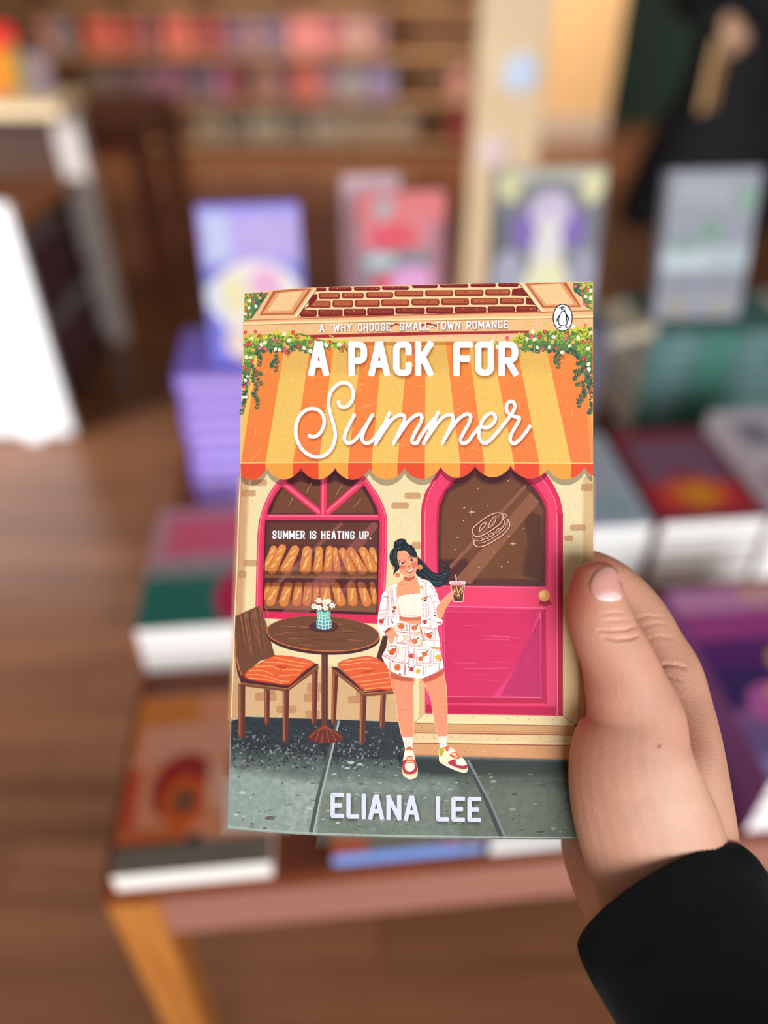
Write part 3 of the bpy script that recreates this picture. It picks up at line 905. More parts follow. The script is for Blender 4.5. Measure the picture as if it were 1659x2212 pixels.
for k in range(60):
    A.ell(random.uniform(900, 1230), random.choice((1551, 1573, 1594, 1618)) + random.uniform(-4, 5), random.uniform(1, 2), .9, random.choice(((246, 224, 172), (188, 132, 86), (176, 120, 78))), 0, 0, k == 0, 7)

# --- door
DOOR = K6((258, 30), (180, 160), (120, 260), (88, 365), (80, 470)) + [(909, 1200), (909, 1390), (918, 1400), (918, 1541), (1216, 1546.5), (1216, 1300), (1216, 1110)] + K6((1345, 400), (1325, 315), (1270, 200), (1195, 85), (900, 10), (560, 5))
A.poly(DOOR, (218, 40, 84))
A.poly(K6((300, 30), (215, 165), (160, 270), (130, 370), (122, 470)) + [(919, 1200), (919, 1541), (1202, 1546), (1203, 1300), (1203, 1110)] + K6((1298, 410), (1280, 330), (1220, 220), (1140, 110), (880, 20), (560, 12)), (232, 62, 104))
A.stroke(K6((205, 165), (150, 270), (122, 370), (116, 470)) + [(918, 1200), (919, 1400)], 1.8, (246, 120, 140), 'flat')
A.stroke([(1203, 1110), (1203.5, 1300), (1204, 1545)], 2.0, (246, 110, 140), 'flat')
A.stroke(K6((1298, 410), (1280, 330), (1220, 220), (1150, 120)), 2.0, (246, 110, 140), 'flat')
A.poly([(1205, 1110), (1216, 1110), (1216, 1546), (1206, 1546)], (196, 24, 72), grad=((0, 1150), (0, 1500), (176, 10, 58)))
GL = catmull(K6((222, 1110), (218, 700), (226, 395), (285, 245), (385, 130), (470, 70), (560, 30), (720, 10), (880, 30), (990, 90), (1085, 170), (1170, 290), (1216, 405), (1220, 760), (1214, 1116)), False, 5)
A.poly(GL, (206, 26, 72))
GL2 = K6((235, 1095), (232, 700), (242, 398), (300, 250), (400, 140), (480, 85), (560, 55), (720, 30), (880, 60), (1000, 130), (1110, 240), (1165, 330), (1200, 412), (1200, 760), (1196, 1104))
A.poly(GL2, (84, 42, 42), 3)
A.soft(K6((275, 1050), (270, 700), (280, 410), (340, 270), (420, 230), (500, 190), (555, 130), (620, 190), (720, 210), (820, 190), (885, 140), (960, 200), (1060, 270), (1130, 370), (1165, 420), (1160, 1040), (700, 1020)), (122, 74, 50), .85, 7)
A.soft(K6((420, 880), (700, 800), (950, 560), (1000, 900), (640, 1010)), (136, 84, 52), .5, 20)
A.soft(K6((250, 880), (480, 880), (560, 1050), (250, 1060)), (84, 40, 52), .5, 10)
A.soft(K6((1000, 420), (1140, 480), (1160, 1050), (1010, 1000), (1060, 700)), (88, 46, 48), .4, 10)
A.soft(K6((1062, 270), (1140, 345), (520, 1085), (395, 1040)), (176, 112, 84), .55, 2)
A.soft(K6((1010, 200), (1025, 215), (350, 945), (332, 930)), (184, 118, 88), .5, 2)
for x, y in K6((680, 382), (462, 517), (408, 668), (735, 800), (802, 928), (860, 888), (1000, 585), (590, 228), (860, 160), (385, 775), (600, 935)): A.ell(x, y, 1.6, 1.4, (236, 176, 132), 0, 0, False, 8)
IC = (240, 178, 150)


def sk(pts, w=2.0, closed=False, col=IC, n=6):
    p = catmull(K6(*pts), closed, n)
    if closed: p.append(p[0])
    A.stroke([(x + 1.2, y + 1.6) for x, y in p], w, (66, 32, 32))
    A.stroke(p, w, col)


sk(((548, 640), (545, 590), (590, 545), (660, 490), (730, 455), (785, 448), (815, 475), (800, 530), (745, 580), (660, 635), (590, 660)), 2.1, True)
sk(((604, 612), (612, 570), (640, 540), (664, 532), (652, 568), (620, 600)), 1.8, True)
sk(((686, 578), (694, 540), (722, 500), (752, 480), (742, 530), (712, 566)), 1.8, True)
sk(((548, 655), (550, 690), (590, 700), (640, 690), (720, 650), (790, 600), (850, 545), (862, 510), (840, 500)), 1.8)
sk(((556, 700), (560, 735), (600, 752), (660, 738), (740, 695), (820, 640), (868, 580), (876, 545), (862, 520)), 2.1)
sk(((600, 720), (660, 705), (760, 650), (840, 580)), 1.5)
sk(((620, 660), (640, 690), (660, 660), (680, 680), (690, 640)), 1.4)
sk(((700, 630), (740, 625), (770, 590), (800, 590), (830, 540), (820, 500), (845, 480), (840, 460), (815, 458)), 1.5)
for cx, cy, r in ((535, 440, 46), (468, 402, 22), (905, 725, 42), (868, 660, 20)):
    q = []
    for k in range(8):
        rr = r if k % 2 == 0 else r * .14
        if k % 4 == 0: rr = r * .75
        q.append((cx + rr * math.cos(k * PI / 4), cy + rr * math.sin(k * PI / 4)))
    A.poly(K6(*[(x + 5, y + 7) for x, y in q]), (66, 32, 32))
    A.poly(K6(*q), (246, 190, 164))
# lower door panel
A.poly([(952, 1308), (1179, 1312.5), (1181, 1520), (956, 1519)], (240, 104, 140))
A.poly([(954, 1311), (1177, 1315), (1180, 1520), (957, 1519)], (216, 44, 98))
A.poly([(1169, 1323), (1179, 1313), (1181, 1520), (1170, 1508)], (190, 18, 78))
A.poly([(956, 1519), (960, 1506), (1170, 1508), (1181, 1520)], (190, 18, 70))
A.poly([(958, 1320), (1168, 1323), (1169.5, 1508), (960, 1506)], (243, 108, 150))
A.poly([(960, 1322), (1166.5, 1325), (1168, 1506), (962, 1504)], (222, 56, 112))
A.soft([(962, 1324), (1160, 1326), (1120, 1420), (1060, 1500), (966, 1500)], (228, 44, 104), .7, 10)
A.soft([(1164, 1340), (1166, 1504), (1085, 1500), (1120, 1440)], (196, 44, 110), .45, 8)
for k in range(26):
    y = random.uniform(1328, 1500); x = random.uniform(965, 1080)
    A.stroke([(x, y), (x + random.uniform(30, 80), y + .6)], .9, random.choice(((236, 84, 128), (214, 40, 96))), 'flat', up=(k == 0))
A.soft([(920, 1525), (1200, 1530), (1200, 1542), (920, 1538)], (206, 14, 78), .7, 6)
A.stroke([(948, 1266), (1178, 1270)], 2, (244, 104, 130), 'flat')
A.soft([(1168, 1297), (1186, 1298), (1190, 1304), (1178, 1308), (1165, 1304)], (150, 10, 50), .6, 4)
A.ell(1175.5, 1286.5, 13.4, 13.2, (196, 108, 62))
A.ell(1175, 1286, 12.2, 12.2, (232, 152, 88))
A.ell(1172, 1284, 7.5, 7.5, (242, 182, 112))
A.ell(1171, 1283, 2.6, 2.2, (252, 216, 150))
A.soft([(909, 1215), (919, 1215), (919, 1400), (910, 1390)], (180, 10, 60), .3, 3)

# --- bakery window
WO = catmull([(551, 1335), (552, 1300), (555, 1180), (558, 1136), (563, 1112), (572, 1086), (585, 1060), (603, 1037), (640, 1008), (700, 998), (755, 1008), (786, 1028), (805, 1051), (822, 1078), (833, 1106), (836.5, 1130), (836, 1200), (833, 1270), (828, 1348)], False, 5)
A.poly(WO, (220, 40, 84))
A.stroke([(x + 3.5 if x < 700 else x - 3.5, y + 1) for x, y in WO], 3.0, (244, 104, 128), 'flat')
A.stroke([(x + 8 if x < 700 else x - 9, y + 2) for x, y in WO], 5, (232, 62, 100), 'flat')
UP = K5((318, 462), (335, 400), (385, 300), (455, 205), (510, 140), (600, 80), (820, 50), (1040, 80), (1140, 150), (1200, 215), (1255, 310), (1298, 395), (1318, 462))
A.poly(UP, (72, 34, 40), 3)
A.soft(K5((350, 445), (400, 340), (460, 240), (520, 220), (620, 170), (720, 210), (830, 215), (930, 170), (1040, 215), (1150, 220), (1220, 320), (1280, 445)), (124, 72, 52), .85, 4)
for a, b in (((720, 175), (680, 250)), ((550, 310), (510, 400)), ((990, 200), (930, 300)), ((1160, 320), (1095, 400)), ((690, 240), (670, 270))): A.stroke(K5(a, b), 1, (206, 140, 96), 'flat')
for a, b in (((463, 180), (800, 452)), ((1178, 165), (850, 452)), ((828, 60), (824, 465))):
    p = K5(a, b)
    A.stroke(p, 15.5, (186, 18, 62), 'flat')
    A.stroke(p, 13, (232, 58, 96), 'flat')
    A.stroke([(x - 1.5, y - 1) for x, y in p], 4, (246, 112, 134), 'flat')
A.poly(K5((312, 460), (1322, 462), (1324, 518), (308, 516)), (226, 48, 90))
A.poly(K5((330, 468), (1310, 470), (1310, 486), (330, 484)), (246, 104, 130))
GW = K5((308, 518), (1324, 520), (1318, 900), (1306, 1362), (284, 1328), (295, 900))
A.poly(GW, (92, 48, 50), 3)
A.soft(K5((340, 545), (1290, 548), (1280, 730), (330, 725)), (108, 62, 50), .8, 6)
# shelves
A.poly(K5((295, 930), (1310, 930), (1308, 1040), (288, 1028)), (132, 84, 58))
A.poly(K5((288, 1028), (1308, 1040), (1306, 1082), (288, 1066)), (78, 36, 44))
A.poly(K5((288, 1068), (1306, 1084), (1306, 1330), (286, 1300)), (112, 62, 48))
A.poly(K5((286, 1225), (1306, 1235), (1306, 1340), (285, 1306)), (128, 82, 58))
A.poly(K5((285, 1304), (1306, 1338), (1306, 1362), (284, 1330)), (66, 30, 38))
for k in range(34):
    x = random.uniform(300, 1295); y0, y1 = random.choice(((985, 1030), (1265, 1312)))
    A.stroke(K5((x, y0), (x - 6, y1)), .9, random.choice(((104, 62, 46), (154, 104, 72))), 'flat', up=(k == 0))


def baguette(b, t, w, marks=3):
    (bx, by), (tx, ty) = b, t
    dx, dy = tx - bx, ty - by
    l = math.hypot(dx, dy); dx, dy = dx / l, dy / l
    nx, ny = -dy, dx

    def cap(k, sh=0):
        r = w / 2 * k
        pts = []
        for q in range(13):
            a = -PI / 2 + PI * q / 12
            pts.append((tx + (nx * math.sin(a) * .82 + dx * math.cos(a) * .9) * r, ty + (ny * math.sin(a) * .82 + dy * math.cos(a) * .9) * r))
        for q in range(13):
            a = PI / 2 + PI * q / 12
            pts.append((bx + (nx * math.sin(a) + dx * math.cos(a)) * r, by + (ny * math.sin(a) + dy * math.cos(a)) * r))
        return [(max(290, min(1312, x + sh)), max(y, 1076) if by > 1100 else y) for x, y in pts]
    A.poly(K5(*cap(1.04)), (176, 66, 34))
    A.poly(K5(*cap(.93, -1)), (214, 124, 58), grad=(K5(b)[0], K5(t)[0], (226, 146, 76)))
    A.soft(K5(*cap(.5, -4)), (236, 164, 92), .45, 4)
    for q in range(marks):
        f = (q + .6) / marks
        cx, cy = bx + (tx - bx) * f + nx * (6 if q % 2 else -8), by + (ty - by) * f + ny * (6 if q % 2 else -8)
        if by > 1100 and cy < 1105 or cx < 305 or cx > 1295: continue
        ux, uy = dx * .9 + nx * .35, dy * .9 + ny * .35
        L_ = w * .36
        A.poly(K5(*[(cx + ux * L_ * math.cos(a) + -uy * w * .1 * math.sin(a), cy + uy * L_ * math.cos(a) + ux * w * .1 * math.sin(a)) for a in (2 * PI * i / 12 for i in range(12))]), (246, 184, 104), up=(q == 0))


for a in (((318, 930), (378, 775), 78), ((1310, 880), (1262, 785), 70), ((365, 960), (455, 765), 84), ((485, 950), (568, 780), 98), ((950, 950), (928, 785), 66), ((1180, 965), (1072, 790), 82), ((1078, 965), (996, 795), 84), ((1268, 945), (1180, 790), 92),
          ((662, 950), (678, 790), 104), ((774, 960), (786, 784), 84), ((866, 945), (880, 778), 80)): baguette(*a)
A.soft(K5((292, 980), (1308, 985), (1308, 1000), (292, 996)), (70, 30, 30), .35, 5)
for a in (((300, 1200), (335, 1080), 50), ((1288, 1240), (1262, 1085), 54), ((350, 1240), (402, 1075), 92), ((470, 1245), (515, 1070), 92), ((584, 1245), (606, 1075), 82), ((757, 1225), (765, 1075), 60), ((676, 1245), (690, 1075), 80), ((848, 1230), (836, 1070), 100),
          ((980, 1240), (925, 1070), 94), ((1212, 1245), (1160, 1075), 88), ((1088, 1240), (1072, 1070), 90)): baguette(*a)
A.soft(K5((290, 1070), (1306, 1086), (1306, 1112), (290, 1096)), (110, 30, 20), .45, 5)
A.soft(K5((1280, 525), (1318, 560), (690, 1340), (460, 1335)), (226, 130, 120), .22, 3)
A.soft(K5((980, 535), (1000, 545), (430, 1080), (410, 1060)), (230, 140, 120), .22, 2)
A.soft(K5((1310, 760), (1312, 800), (860, 1340), (830, 1335)), (226, 130, 120), .16, 2)
A.stroke(K5((308, 520), (295, 900), (284, 1328)), 2.6, (66, 20, 34), 'flat')
A.stroke(K5((1320, 520), (1312, 900), (1304, 1360)), 3.0, (66, 20, 34), 'flat')
A.stroke(K5((308, 519), (1322, 521)), 2.4, (70, 20, 34), 'flat')

# --- cafe table and chairs
WOOD, WOOD_D, WOOD_L = (110, 64, 44), (76, 36, 40), (206, 116, 66)


def leg(pts):
    p = K7(*pts)
    A.poly(p, (96, 46, 38))
    (x0, y0), (x1, y1) = p[0], p[-1]
    A.poly([p[0], ((p[0][0] + p[1][0]) / 2, (p[0][1] + p[1][1]) / 2), ((p[2][0] + p[-1][0]) / 2, (p[2][1] + p[-2][1]) / 2), p[-2], p[-1]], (128, 66, 42))
    A.stroke([(x0 + 2.5, y0 + 4), (x1 + 3, y1 - 3)], 1.4, (204, 108, 62), 'flat')


for a in (((335, 865), (385, 870), (383, 1165), (360, 1190), (338, 1170)), ((765, 695), (817, 675), (803, 1165), (780, 1188), (758, 1165)), ((1378, 900), (1428, 900), (1412, 1205), (1390, 1224), (1365, 1205)),
          ((943, 690), (1000, 722), (975, 1170), (955, 1190), (935, 1170))): leg(a)
# pole and foot
A.smooth(K7((848, 1180), (800, 1225), (745, 1265), (728, 1300), (760, 1330), (880, 1348), (1000, 1335), (1045, 1300), (1010, 1255), (930, 1215), (905, 1175)), (104, 40, 30))
for q in ((745, 1295), (790, 1330), (850, 1340), (915, 1342), (975, 1330), (1025, 1300)): A.stroke(K7((876, 1190), ((876 + q[0]) / 2 + (q[0] - 876) * .05, 1240), q), 1.6, (168, 80, 54), taper=(.6, 1.1), up=(q[0] == 745))
A.poly(K7((848, 540), (905, 540), (905, 1190), (848, 1190)), (86, 42, 40))
for x, c in ((858, (150, 76, 50)), (868, (118, 60, 46)), (884, (142, 72, 50)), (896, (66, 30, 34))): A.stroke(K7((x, 560), (x, 1185)), 1.2, c, 'flat', up=(x == 858))
# left chair
A.poly(K7((70, 560), (110, 700), (150, 690), (165, 840), (135, 835), (95, 720)), (84, 42, 40))
A.poly(K7((72, 216), (296, 118), (345, 250), (432, 572), (300, 612), (190, 700), (140, 750), (120, 720), (72, 560)), (112, 68, 48))
for k in range(15):
    x = 85 + k * 19
    y0 = 216 - (x - 72) * .437 + 12
    xx, L0 = x, random.uniform(250, 420)
    A.stroke(catmull(K7((xx, y0), (xx + 20, y0 + L0 * .4), (xx + 50 + k, y0 + L0)), False, 5), random.uniform(.7, 1.5), random.choice(((190, 108, 66), (84, 46, 38), (206, 124, 74))), taper=(1, .4), up=(k == 0))
A.stroke(K7((72, 216), (296, 118)), 1.6, (150, 92, 60), 'flat')
A.stroke(K7((72, 400), (80, 560), (130, 740)), 1.6, (206, 116, 66), 'flat')
A.poly(K7((135, 790), (200, 690), (430, 560), (820, 640), (822, 680), (546, 886), (135, 838)), (72, 34, 40))
A.poly(K7((135, 805), (545, 858), (822, 645), (822, 682), (546, 888), (135, 838)), (122, 70, 44))
A.stroke(K7((137, 812), (545, 864), (820, 652)), 1.3, (190, 112, 66), 'flat')
A.stroke(K7((545, 862), (546, 886)), 1.2, (74, 34, 36), 'flat')


def cushion(out, sets):
    A.smooth(K7(*out), (176, 50, 34))
    cx, cy = sum(p[0] for p in out) / len(out), sum(p[1] for p in out) / len(out)
    A.smooth(K7(*[(cx + (x - cx) * .97, cy + (y - cy) * .95 - 4) for x, y in out]), (226, 92, 50))
    for i, q in enumerate(sets): A.stroke(catmull(K7(*q), False, 5), 2.3, (246, 158, 92), taper=(.9, .7), up=(i == 0))


cushion(((155, 752), (190, 695), (330, 612), (430, 566), (560, 570), (720, 600), (785, 640), (700, 705), (600, 800), (540, 832), (400, 815), (210, 785)),
        (((180, 735), (320, 740), (480, 790), (560, 795)), ((205, 700), (330, 700), (420, 740)), ((260, 660), (400, 660), (470, 690)), ((330, 622), (480, 630), (620, 655), (690, 660)), ((420, 580), (560, 610), (740, 640)),
         ((470, 745), (560, 740), (650, 735)), ((500, 690), (600, 690), (680, 700)), ((200, 765), (350, 780), (500, 815))))
A.poly(K7((430, 668), (470, 650), (510, 660), (560, 640), (520, 680)), (196, 66, 40))
leg(((105, 815), (166, 832), (163, 1290), (130, 1306), (103, 1290)))
leg(((500, 872), (561, 870), (549, 1330), (522, 1348), (500, 1330)))
# right chair
A.poly(K7((1398, 390), (1445, 380), (1405, 640), (1340, 580)), (78, 36, 38))
A.poly(K7((935, 664), (1000, 672), (1232, 890), (1495, 862), (1495, 905), (1226, 928), (945, 700)), (72, 34, 40))
A.poly(K7((937, 672), (1232, 900), (1495, 876), (1495, 908), (1226, 930), (945, 702)), (126, 72, 44))
A.stroke(K7((940, 678), (1230, 905), (1495, 882)), 1.3, (196, 116, 68), 'flat')
cushion(((998, 655), (1030, 612), (1150, 582), (1290, 573), (1400, 622), (1470, 700), (1495, 865), (1370, 875), (1240, 880), (1180, 840), (1080, 745)),
        (((1010, 650), (1120, 640), (1260, 620), (1380, 640)), ((1040, 620), (1180, 600), (1300, 590)), ((1050, 700), (1180, 680), (1300, 680)), ((1110, 760), (1230, 740), (1380, 720), (1460, 715)), ((1150, 800), (1280, 790), (1470, 760)), ((1200, 835), (1340, 815), (1480, 800)), ((1240, 865), (1380, 850), (1490, 845))))
A.poly(K7((1180, 720), (1250, 700), (1330, 690), (1290, 715)), (196, 66, 40))
leg(((1195, 912), (1252, 918), (1236, 1350), (1212, 1370), (1185, 1350)))


# round top
def tell(rx, ry, dy, col, up=True):
    c, s = math.cos(.05), math.sin(.05)
    A.poly(K7(*[(862 + rx * math.cos(a) * c - ry * math.sin(a) * s, 368 + dy + rx * math.cos(a) * s + ry * math.sin(a) * c) for a in (2 * PI * k / 48 for k in range(48))]), col, 0, up)


tell(510, 162, 26, (74, 34, 40))
tell(508, 160, 0, (206, 112, 58))
tell(500, 154, -3, (112, 68, 46))
for k in range(46):
    a = random.uniform(0, 2 * PI); r = math.sqrt(random.uniform(0, .8))
    x, y = 862 + 440 * r * math.cos(a), 366 + 125 * r * math.sin(a)
    A.stroke(catmull(K7((x - random.uniform(30, 90), y - 4), (x, y + random.uniform(-6, 6)), (x + random.uniform(30, 90), y + 4)), False, 4), random.uniform(.8, 1.5), random.choice(((84, 46, 38), (92, 50, 40), (176, 100, 62), (140, 86, 58))), taper=(.9, .4), up=(k % 23 == 0))
A.smooth(K7((735, 300), (800, 262), (940, 262), (1000, 300), (985, 335), (920, 356), (830, 354), (755, 335)), (82, 40, 40))
# vase
VS = K7((803, 168), (930, 168), (926, 215), (943, 275), (938, 320), (870, 336), (806, 322), (799, 275), (812, 215))
A.poly(VS, (112, 190, 178), grad=(K7((870, 190))[0], K7((880, 330))[0], (44, 118, 158)))
for q in (((806, 195), (870, 205), (928, 195)), ((810, 222), (870, 232), (928, 222)), ((806, 250), (870, 262), (936, 252)), ((802, 280), (870, 294), (942, 282)), ((806, 308), (870, 322), (938, 310)),
          ((825, 170), (833, 220), (822, 280), (830, 325)), ((850, 170), (856, 220), (852, 280), (856, 332)), ((880, 170), (883, 220), (884, 280), (886, 333)), ((906, 170), (906, 220), (915, 280), (914, 326))):
    A.stroke(K7(*q), 1.3, (222, 240, 222), 'flat', up=(q[0][0] == 806 and q[0][1] == 195))
for q in ((850, 130), (880, 120), (905, 140), (835, 150), (920, 160), (870, 150), (895, 155)): A.stroke(K7((870, 175), q), 1.4, (70, 104, 52), up=(q[0] == 850))
for i, (x, y) in enumerate(((822, 72), (878, 84), (912, 78), (782, 124), (828, 136), (884, 136), (946, 116))):
    A.up()
    for k in range(6):
        a = k * PI / 3 + i
        A.poly(K7(*[(x + math.cos(a) * (17 + 13 * math.cos(t)) - math.sin(a) * 8.5 * math.sin(t), y + (math.sin(a) * (17 + 13 * math.cos(t)) + math.cos(a) * 8.5 * math.sin(t)) * .95) for t in (2 * PI * j / 9 for j in range(9))]), (250, 246, 232), up=False)
    A.ell(*K7((x, y))[0], 1.5, 1.4, (206, 176, 90), n=8)

# --- awning
AW_B = [(519.3, 1001), (573.5, 1001), (632.6, 1001), (688, 1001), (752, 1001), (802.6, 1001), (858.5, 1001), (917.7, 1001), (994, 1001), (1046, 1001), (1110.6, 1001), (1165, 1001), (1234, 1001), (1281, 1001)]


def lower(y0, xt, xb, y):              # straight stripe edge through (xt,y0) and (xb,1001)
    return xb + (xt - xb) * (1001 - y) / (1001 - y0)


AW_T = [K3((460, 300))[0], K3((690, 300))[0], K3((905, 300))[0], K3((1132, 500))[0], K3((1325, 500))[0], K3((1552, 500))[0], K4((120, 500))[0], K4((300, 160))[0], K4((525, 330))[0], K4((770, 480))[0], K4((955, 280))[0], K4((1215, 280))[0]]
YT = 735.0
edges = [(lower(t[1], t[0], b[0], YT), b[0]) for t, b in zip(AW_T, AW_B[1:13])]
YEL, ORG = (238, 190, 96), (240, 136, 62)
A.poly([(524, 770), (530, 737), (900, 735), (1279, 733), (1281, 760), (1281, 1001), (519.3, 1001)], YEL)
A.soft([(560, 740), (1240, 738), (1240, 780), (560, 790)], (242, 202, 110), .4, 30)
le = (lower(K3((150, 830))[0][1], K3((150, 830))[0][0], 520.5, YT), 520.5)
sp_ = [(le, edges[0])] + [(edges[i], edges[i + 1]) for i in (1, 3, 5, 7, 9)]
for (ta, ba), (tb, bb) in sp_:
    A.poly([(ta, YT), (tb, YT), (bb, 1001), (ba, 1001)], ORG, grad=((0, 740), (0, 1000), (240, 126, 66)))
A.poly([(edges[11][0], YT), (1281, YT), (1281, 1001), (edges[11][1], 1001)], ORG, grad=((0, 740), (0, 1000), (240, 124, 70)))
A.poly([(1281, 893), (1281, 1001), (1276, 1001), (1268, 890), (1272, 860)], (240, 146, 74))
A.poly([(1281, 850), (1281, 950), (1274, 880), (1268, 840)], (242, 170, 84))
for k in range(240):                             # fine scratches in the printed cloth
    x, y = random.uniform(540, 1250), random.uniform(770, 985)
    a = random.uniform(-.5, .5) + random.choice((0, 1.2, 2.2))
    l = random.uniform(5, 20)
    A.stroke([(x, y), (x + l * math.cos(a), y + l * math.sin(a))], .45, (246, 208, 124) if k % 3 else (244, 156, 84), 'flat', up=(k == 0))
# shade printed under the scallops, then the valance
CUSP = [(577, 1011), (650, 1011), (723.8, 1011), (797.8, 1012), (873.7, 1011), (952, 1008.5), (1026, 1006), (1103, 1006), (1183, 1012), (1262.5, 1009.6)]
lob = [(511, 1013)] + CUSP + [(1336, 1010)]


def scallops(dy=0, x_lo=519, x_hi=1281):
    out = []
    for (xa, ya), (xb, yb) in zip(lob, lob[1:]):
        for k in range(15):
            t = k / 14
            x = xa + (xb - xa) * t
            y = ya + (yb - ya) * t + 25 * (math.sin(PI * t) ** .72)
            if x_lo <= x <= x_hi: out.append((x, y + dy))
    return out


SC = scallops()
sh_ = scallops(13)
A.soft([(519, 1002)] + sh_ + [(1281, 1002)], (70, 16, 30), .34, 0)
RED, AMB = (230, 78, 46), (238, 158, 66)
bx = [519.3] + [b[0] for b in AW_B[1:13]] + [1281]
ylow = lambda x: next((ya + (yb - ya) * (x - xa) / (xb - xa) if xb > xa else ya) for (xa, ya), (xb, yb) in zip(SC, SC[1:]) if xa <= x <= xb) if SC[0][0] < x < SC[-1][0] else SC[0][1] if x <= SC[0][0] else SC[-1][1]
A.up()
for i, (a, b) in enumerate(zip(bx, bx[1:])):
    a, b = max(a, SC[0][0]), min(b, SC[-1][0] if i < 12 else 1281)
    A.poly([(a, 1000), (a, ylow(a))] + [p for p in SC if a < p[0] < b] + [(b, ylow(b)), (b, 1000)], RED if i % 2 == 0 else AMB, up=False)
A.stroke([(519, 1000), (700, 999), (900, 999), (1100, 1000), (1281, 1001)], 2.0, (252, 206, 122), 'flat')

# --- cornice and brick course
CT, CT_L, CT_D = (238, 188, 134), (250, 216, 160), (196, 116, 74)
A.poly([p for p in TOP] + [(1281, 736), (900, 738), (525.5, 740), (525.5, 700)], CT)
A.poly(K1((600, 130), (765, 96), (1659, 74)) + [(1010, 613), (1121, 611)] + K2((960, 52), (1150, 304)) + [(900, 680)] + K1((588, 352)), (250, 208, 156))
BR = ((164, 78, 48), (150, 66, 44), (110, 24, 32))


def brick(tr, x0, x1, y0, y1, kind):
    dy = -(x0 - 780) * .0195 if tr is K1 else -(x0 - 118) * .013
    y0, y1 = y0 + dy, y1 + dy
    pts = tr((x0 + 10, y0), (x1 - 10, y0), (x1, y0 + 12), (x1, y1 - 14), (x1 - 12, y1), (x0 + 12, y1), (x0, y1 - 14), (x0, y0 + 12))
    pts = [(x, max(y, top_y(x) + .5)) for x, y in pts]
    A.poly(pts, (118, 30, 34) if kind else (140, 52, 42))
    m = tr((x0 + 16, y0 + 6), (x1 - 14, y0 + 6), (x1 - 16, y1 - 18), (x0 + 20, y1 - 18))
    m = [(x, max(y, top_y(x) + 1)) for x, y in m]
    A.poly(m, (146, 56, 42) if kind else (182, 92, 56))
    A.up()
    for k in range(4):
        c = tr((random.uniform(x0 + 24, x1 - 24), random.uniform(y0 + 14, y1 - 26)))[0]
        if c[1] < top_y(c[0]) + 3: continue
        A.ell(c[0], c[1], random.uniform(1, 2.6), .9, random.choice(((214, 130, 84), (96, 18, 30), (196, 104, 66))), up=False, n=8)


for x0, x1 in ((780, 975), (990, 1185), (1205, 1450)): brick(K1, x0, x1, 137, 192, 0)
for x0, x1 in ((690, 890), (905, 1090), (1105, 1330), (1342, 1592)): brick(K1, x0, x1, 205, 268, 0)
for x0, x1 in ((612, 765), (776, 996), (1005, 1205), (1215, 1460)): brick(K1, x0, x1, 283, 346, 1)
for x0, x1 in ((740, 852), (868, 1080), (1095, 1335), (1347, 1590)): brick(K1, x0, x1, 88, 122, 1)
A.poly(K1((610, 330), (690, 250), (690, 215), (730, 150), (768, 145), (770, 190), (690, 268), (630, 290)), (124, 36, 36))
for x0, x1 in ((-155, 102), (118, 368), (380, 640), (655, 880)): brick(K2, x0, x1, 112, 168, 0)
for x0, x1 in ((-5, 245), (260, 510), (525, 770), (785, 1002)): brick(K2, x0, x1, 188, 248, 0)
for x0, x1 in ((-150, 115), (125, 370), (380, 665), (677, 922), (932, 1128)): brick(K2, x0, x1, 264, 322, 1)
for x0, x1 in ((0, 232), (247, 505), (522, 752), (770, 955)): brick(K2, x0, x1, 56, 92, 1)
A.poly(K2((900, 100), (985, 90), (1045, 165), (890, 160)), (128, 40, 38))
A.poly(K2((1020, 175), (1060, 180), (1100, 245), (1022, 240)), (128, 40, 38))
A.stroke([(642, 685.5), (900, 680), (1166, 673)], 2.2, (170, 78, 56), 'flat')
# mitred ends with sunk panels
A.poly([(528, 640), (560, 630.5), (590, 627), (684, 621)] + K1((588, 352), (570, 372), (120, 396)), CT)
A.poly(K1((748, 96), (766, 96), (590, 350), (568, 350)), (254, 226, 172))
A.stroke(K1((768, 98), (592, 352)), 1.6, (140, 52, 46), 'flat')
A.poly([(590, 628.5), (660, 622.8)] + K1((720, 100), (560, 330), (252, 335)) + [(563, 676)], (190, 98, 62))
A.poly(K1((398, 134), (690, 106), (545, 318), (275, 322)), (222, 158, 108))
A.poly(K1((432, 138), (640, 118), (532, 292), (322, 300)), (242, 198, 142))
A.poly(K2((960, 54), (1020, 52), (1440, 46)) + [(1240, 612)] + K2((1560, 290), (1160, 305)), CT)
A.poly(K2((966, 54), (1000, 53), (1190, 300), (1150, 302)), (252, 220, 168))
A.stroke(K2((962, 54), (1150, 302)), 1.8, (140, 52, 46), 'flat')
A.poly(K2((1015, 54), (1382, 42), (1516, 262), (1168, 270)), (192, 98, 62))
A.poly(K2((1040, 62), (1352, 50), (1488, 248), (1184, 256)), (222, 158, 108))
A.poly(K2((1066, 66), (1322, 54), (1446, 232), (1204, 240)), (242, 198, 142))
for a, b, c, w in (((527, 692.5), (1281, 671.5), (184, 100, 66), 1.7), ((527, 694.8), (1281, 674), (236, 176, 122), 2), ((527, 699.5), (1281, 684), (254, 226, 170), 3.8), ((527, 702.5), (1281, 687), (178, 110, 72), 1.4), ((1166, 676), (1281, 671), (200, 124, 80), 1.4)):
    A.stroke([a, ((a[0] + b[0]) / 2, (a[1] + b[1]) / 2 - 1.5), b], w, c, 'flat')
A.poly([(655, 724), (900, 717), (1144, 714.5), (1140, 719.5), (900, 724.5), (648, 731)], (166, 44, 50))
A.poly([(526, 733), (900, 729), (1281, 726), (1281, 733), (1200, 736), (900, 737.5), (526, 741)], (240, 196, 144))
A.soft([(540, 742), (900, 740), (1270, 738), (1270, 742), (540, 747)], (206, 120, 60), .4, 3)

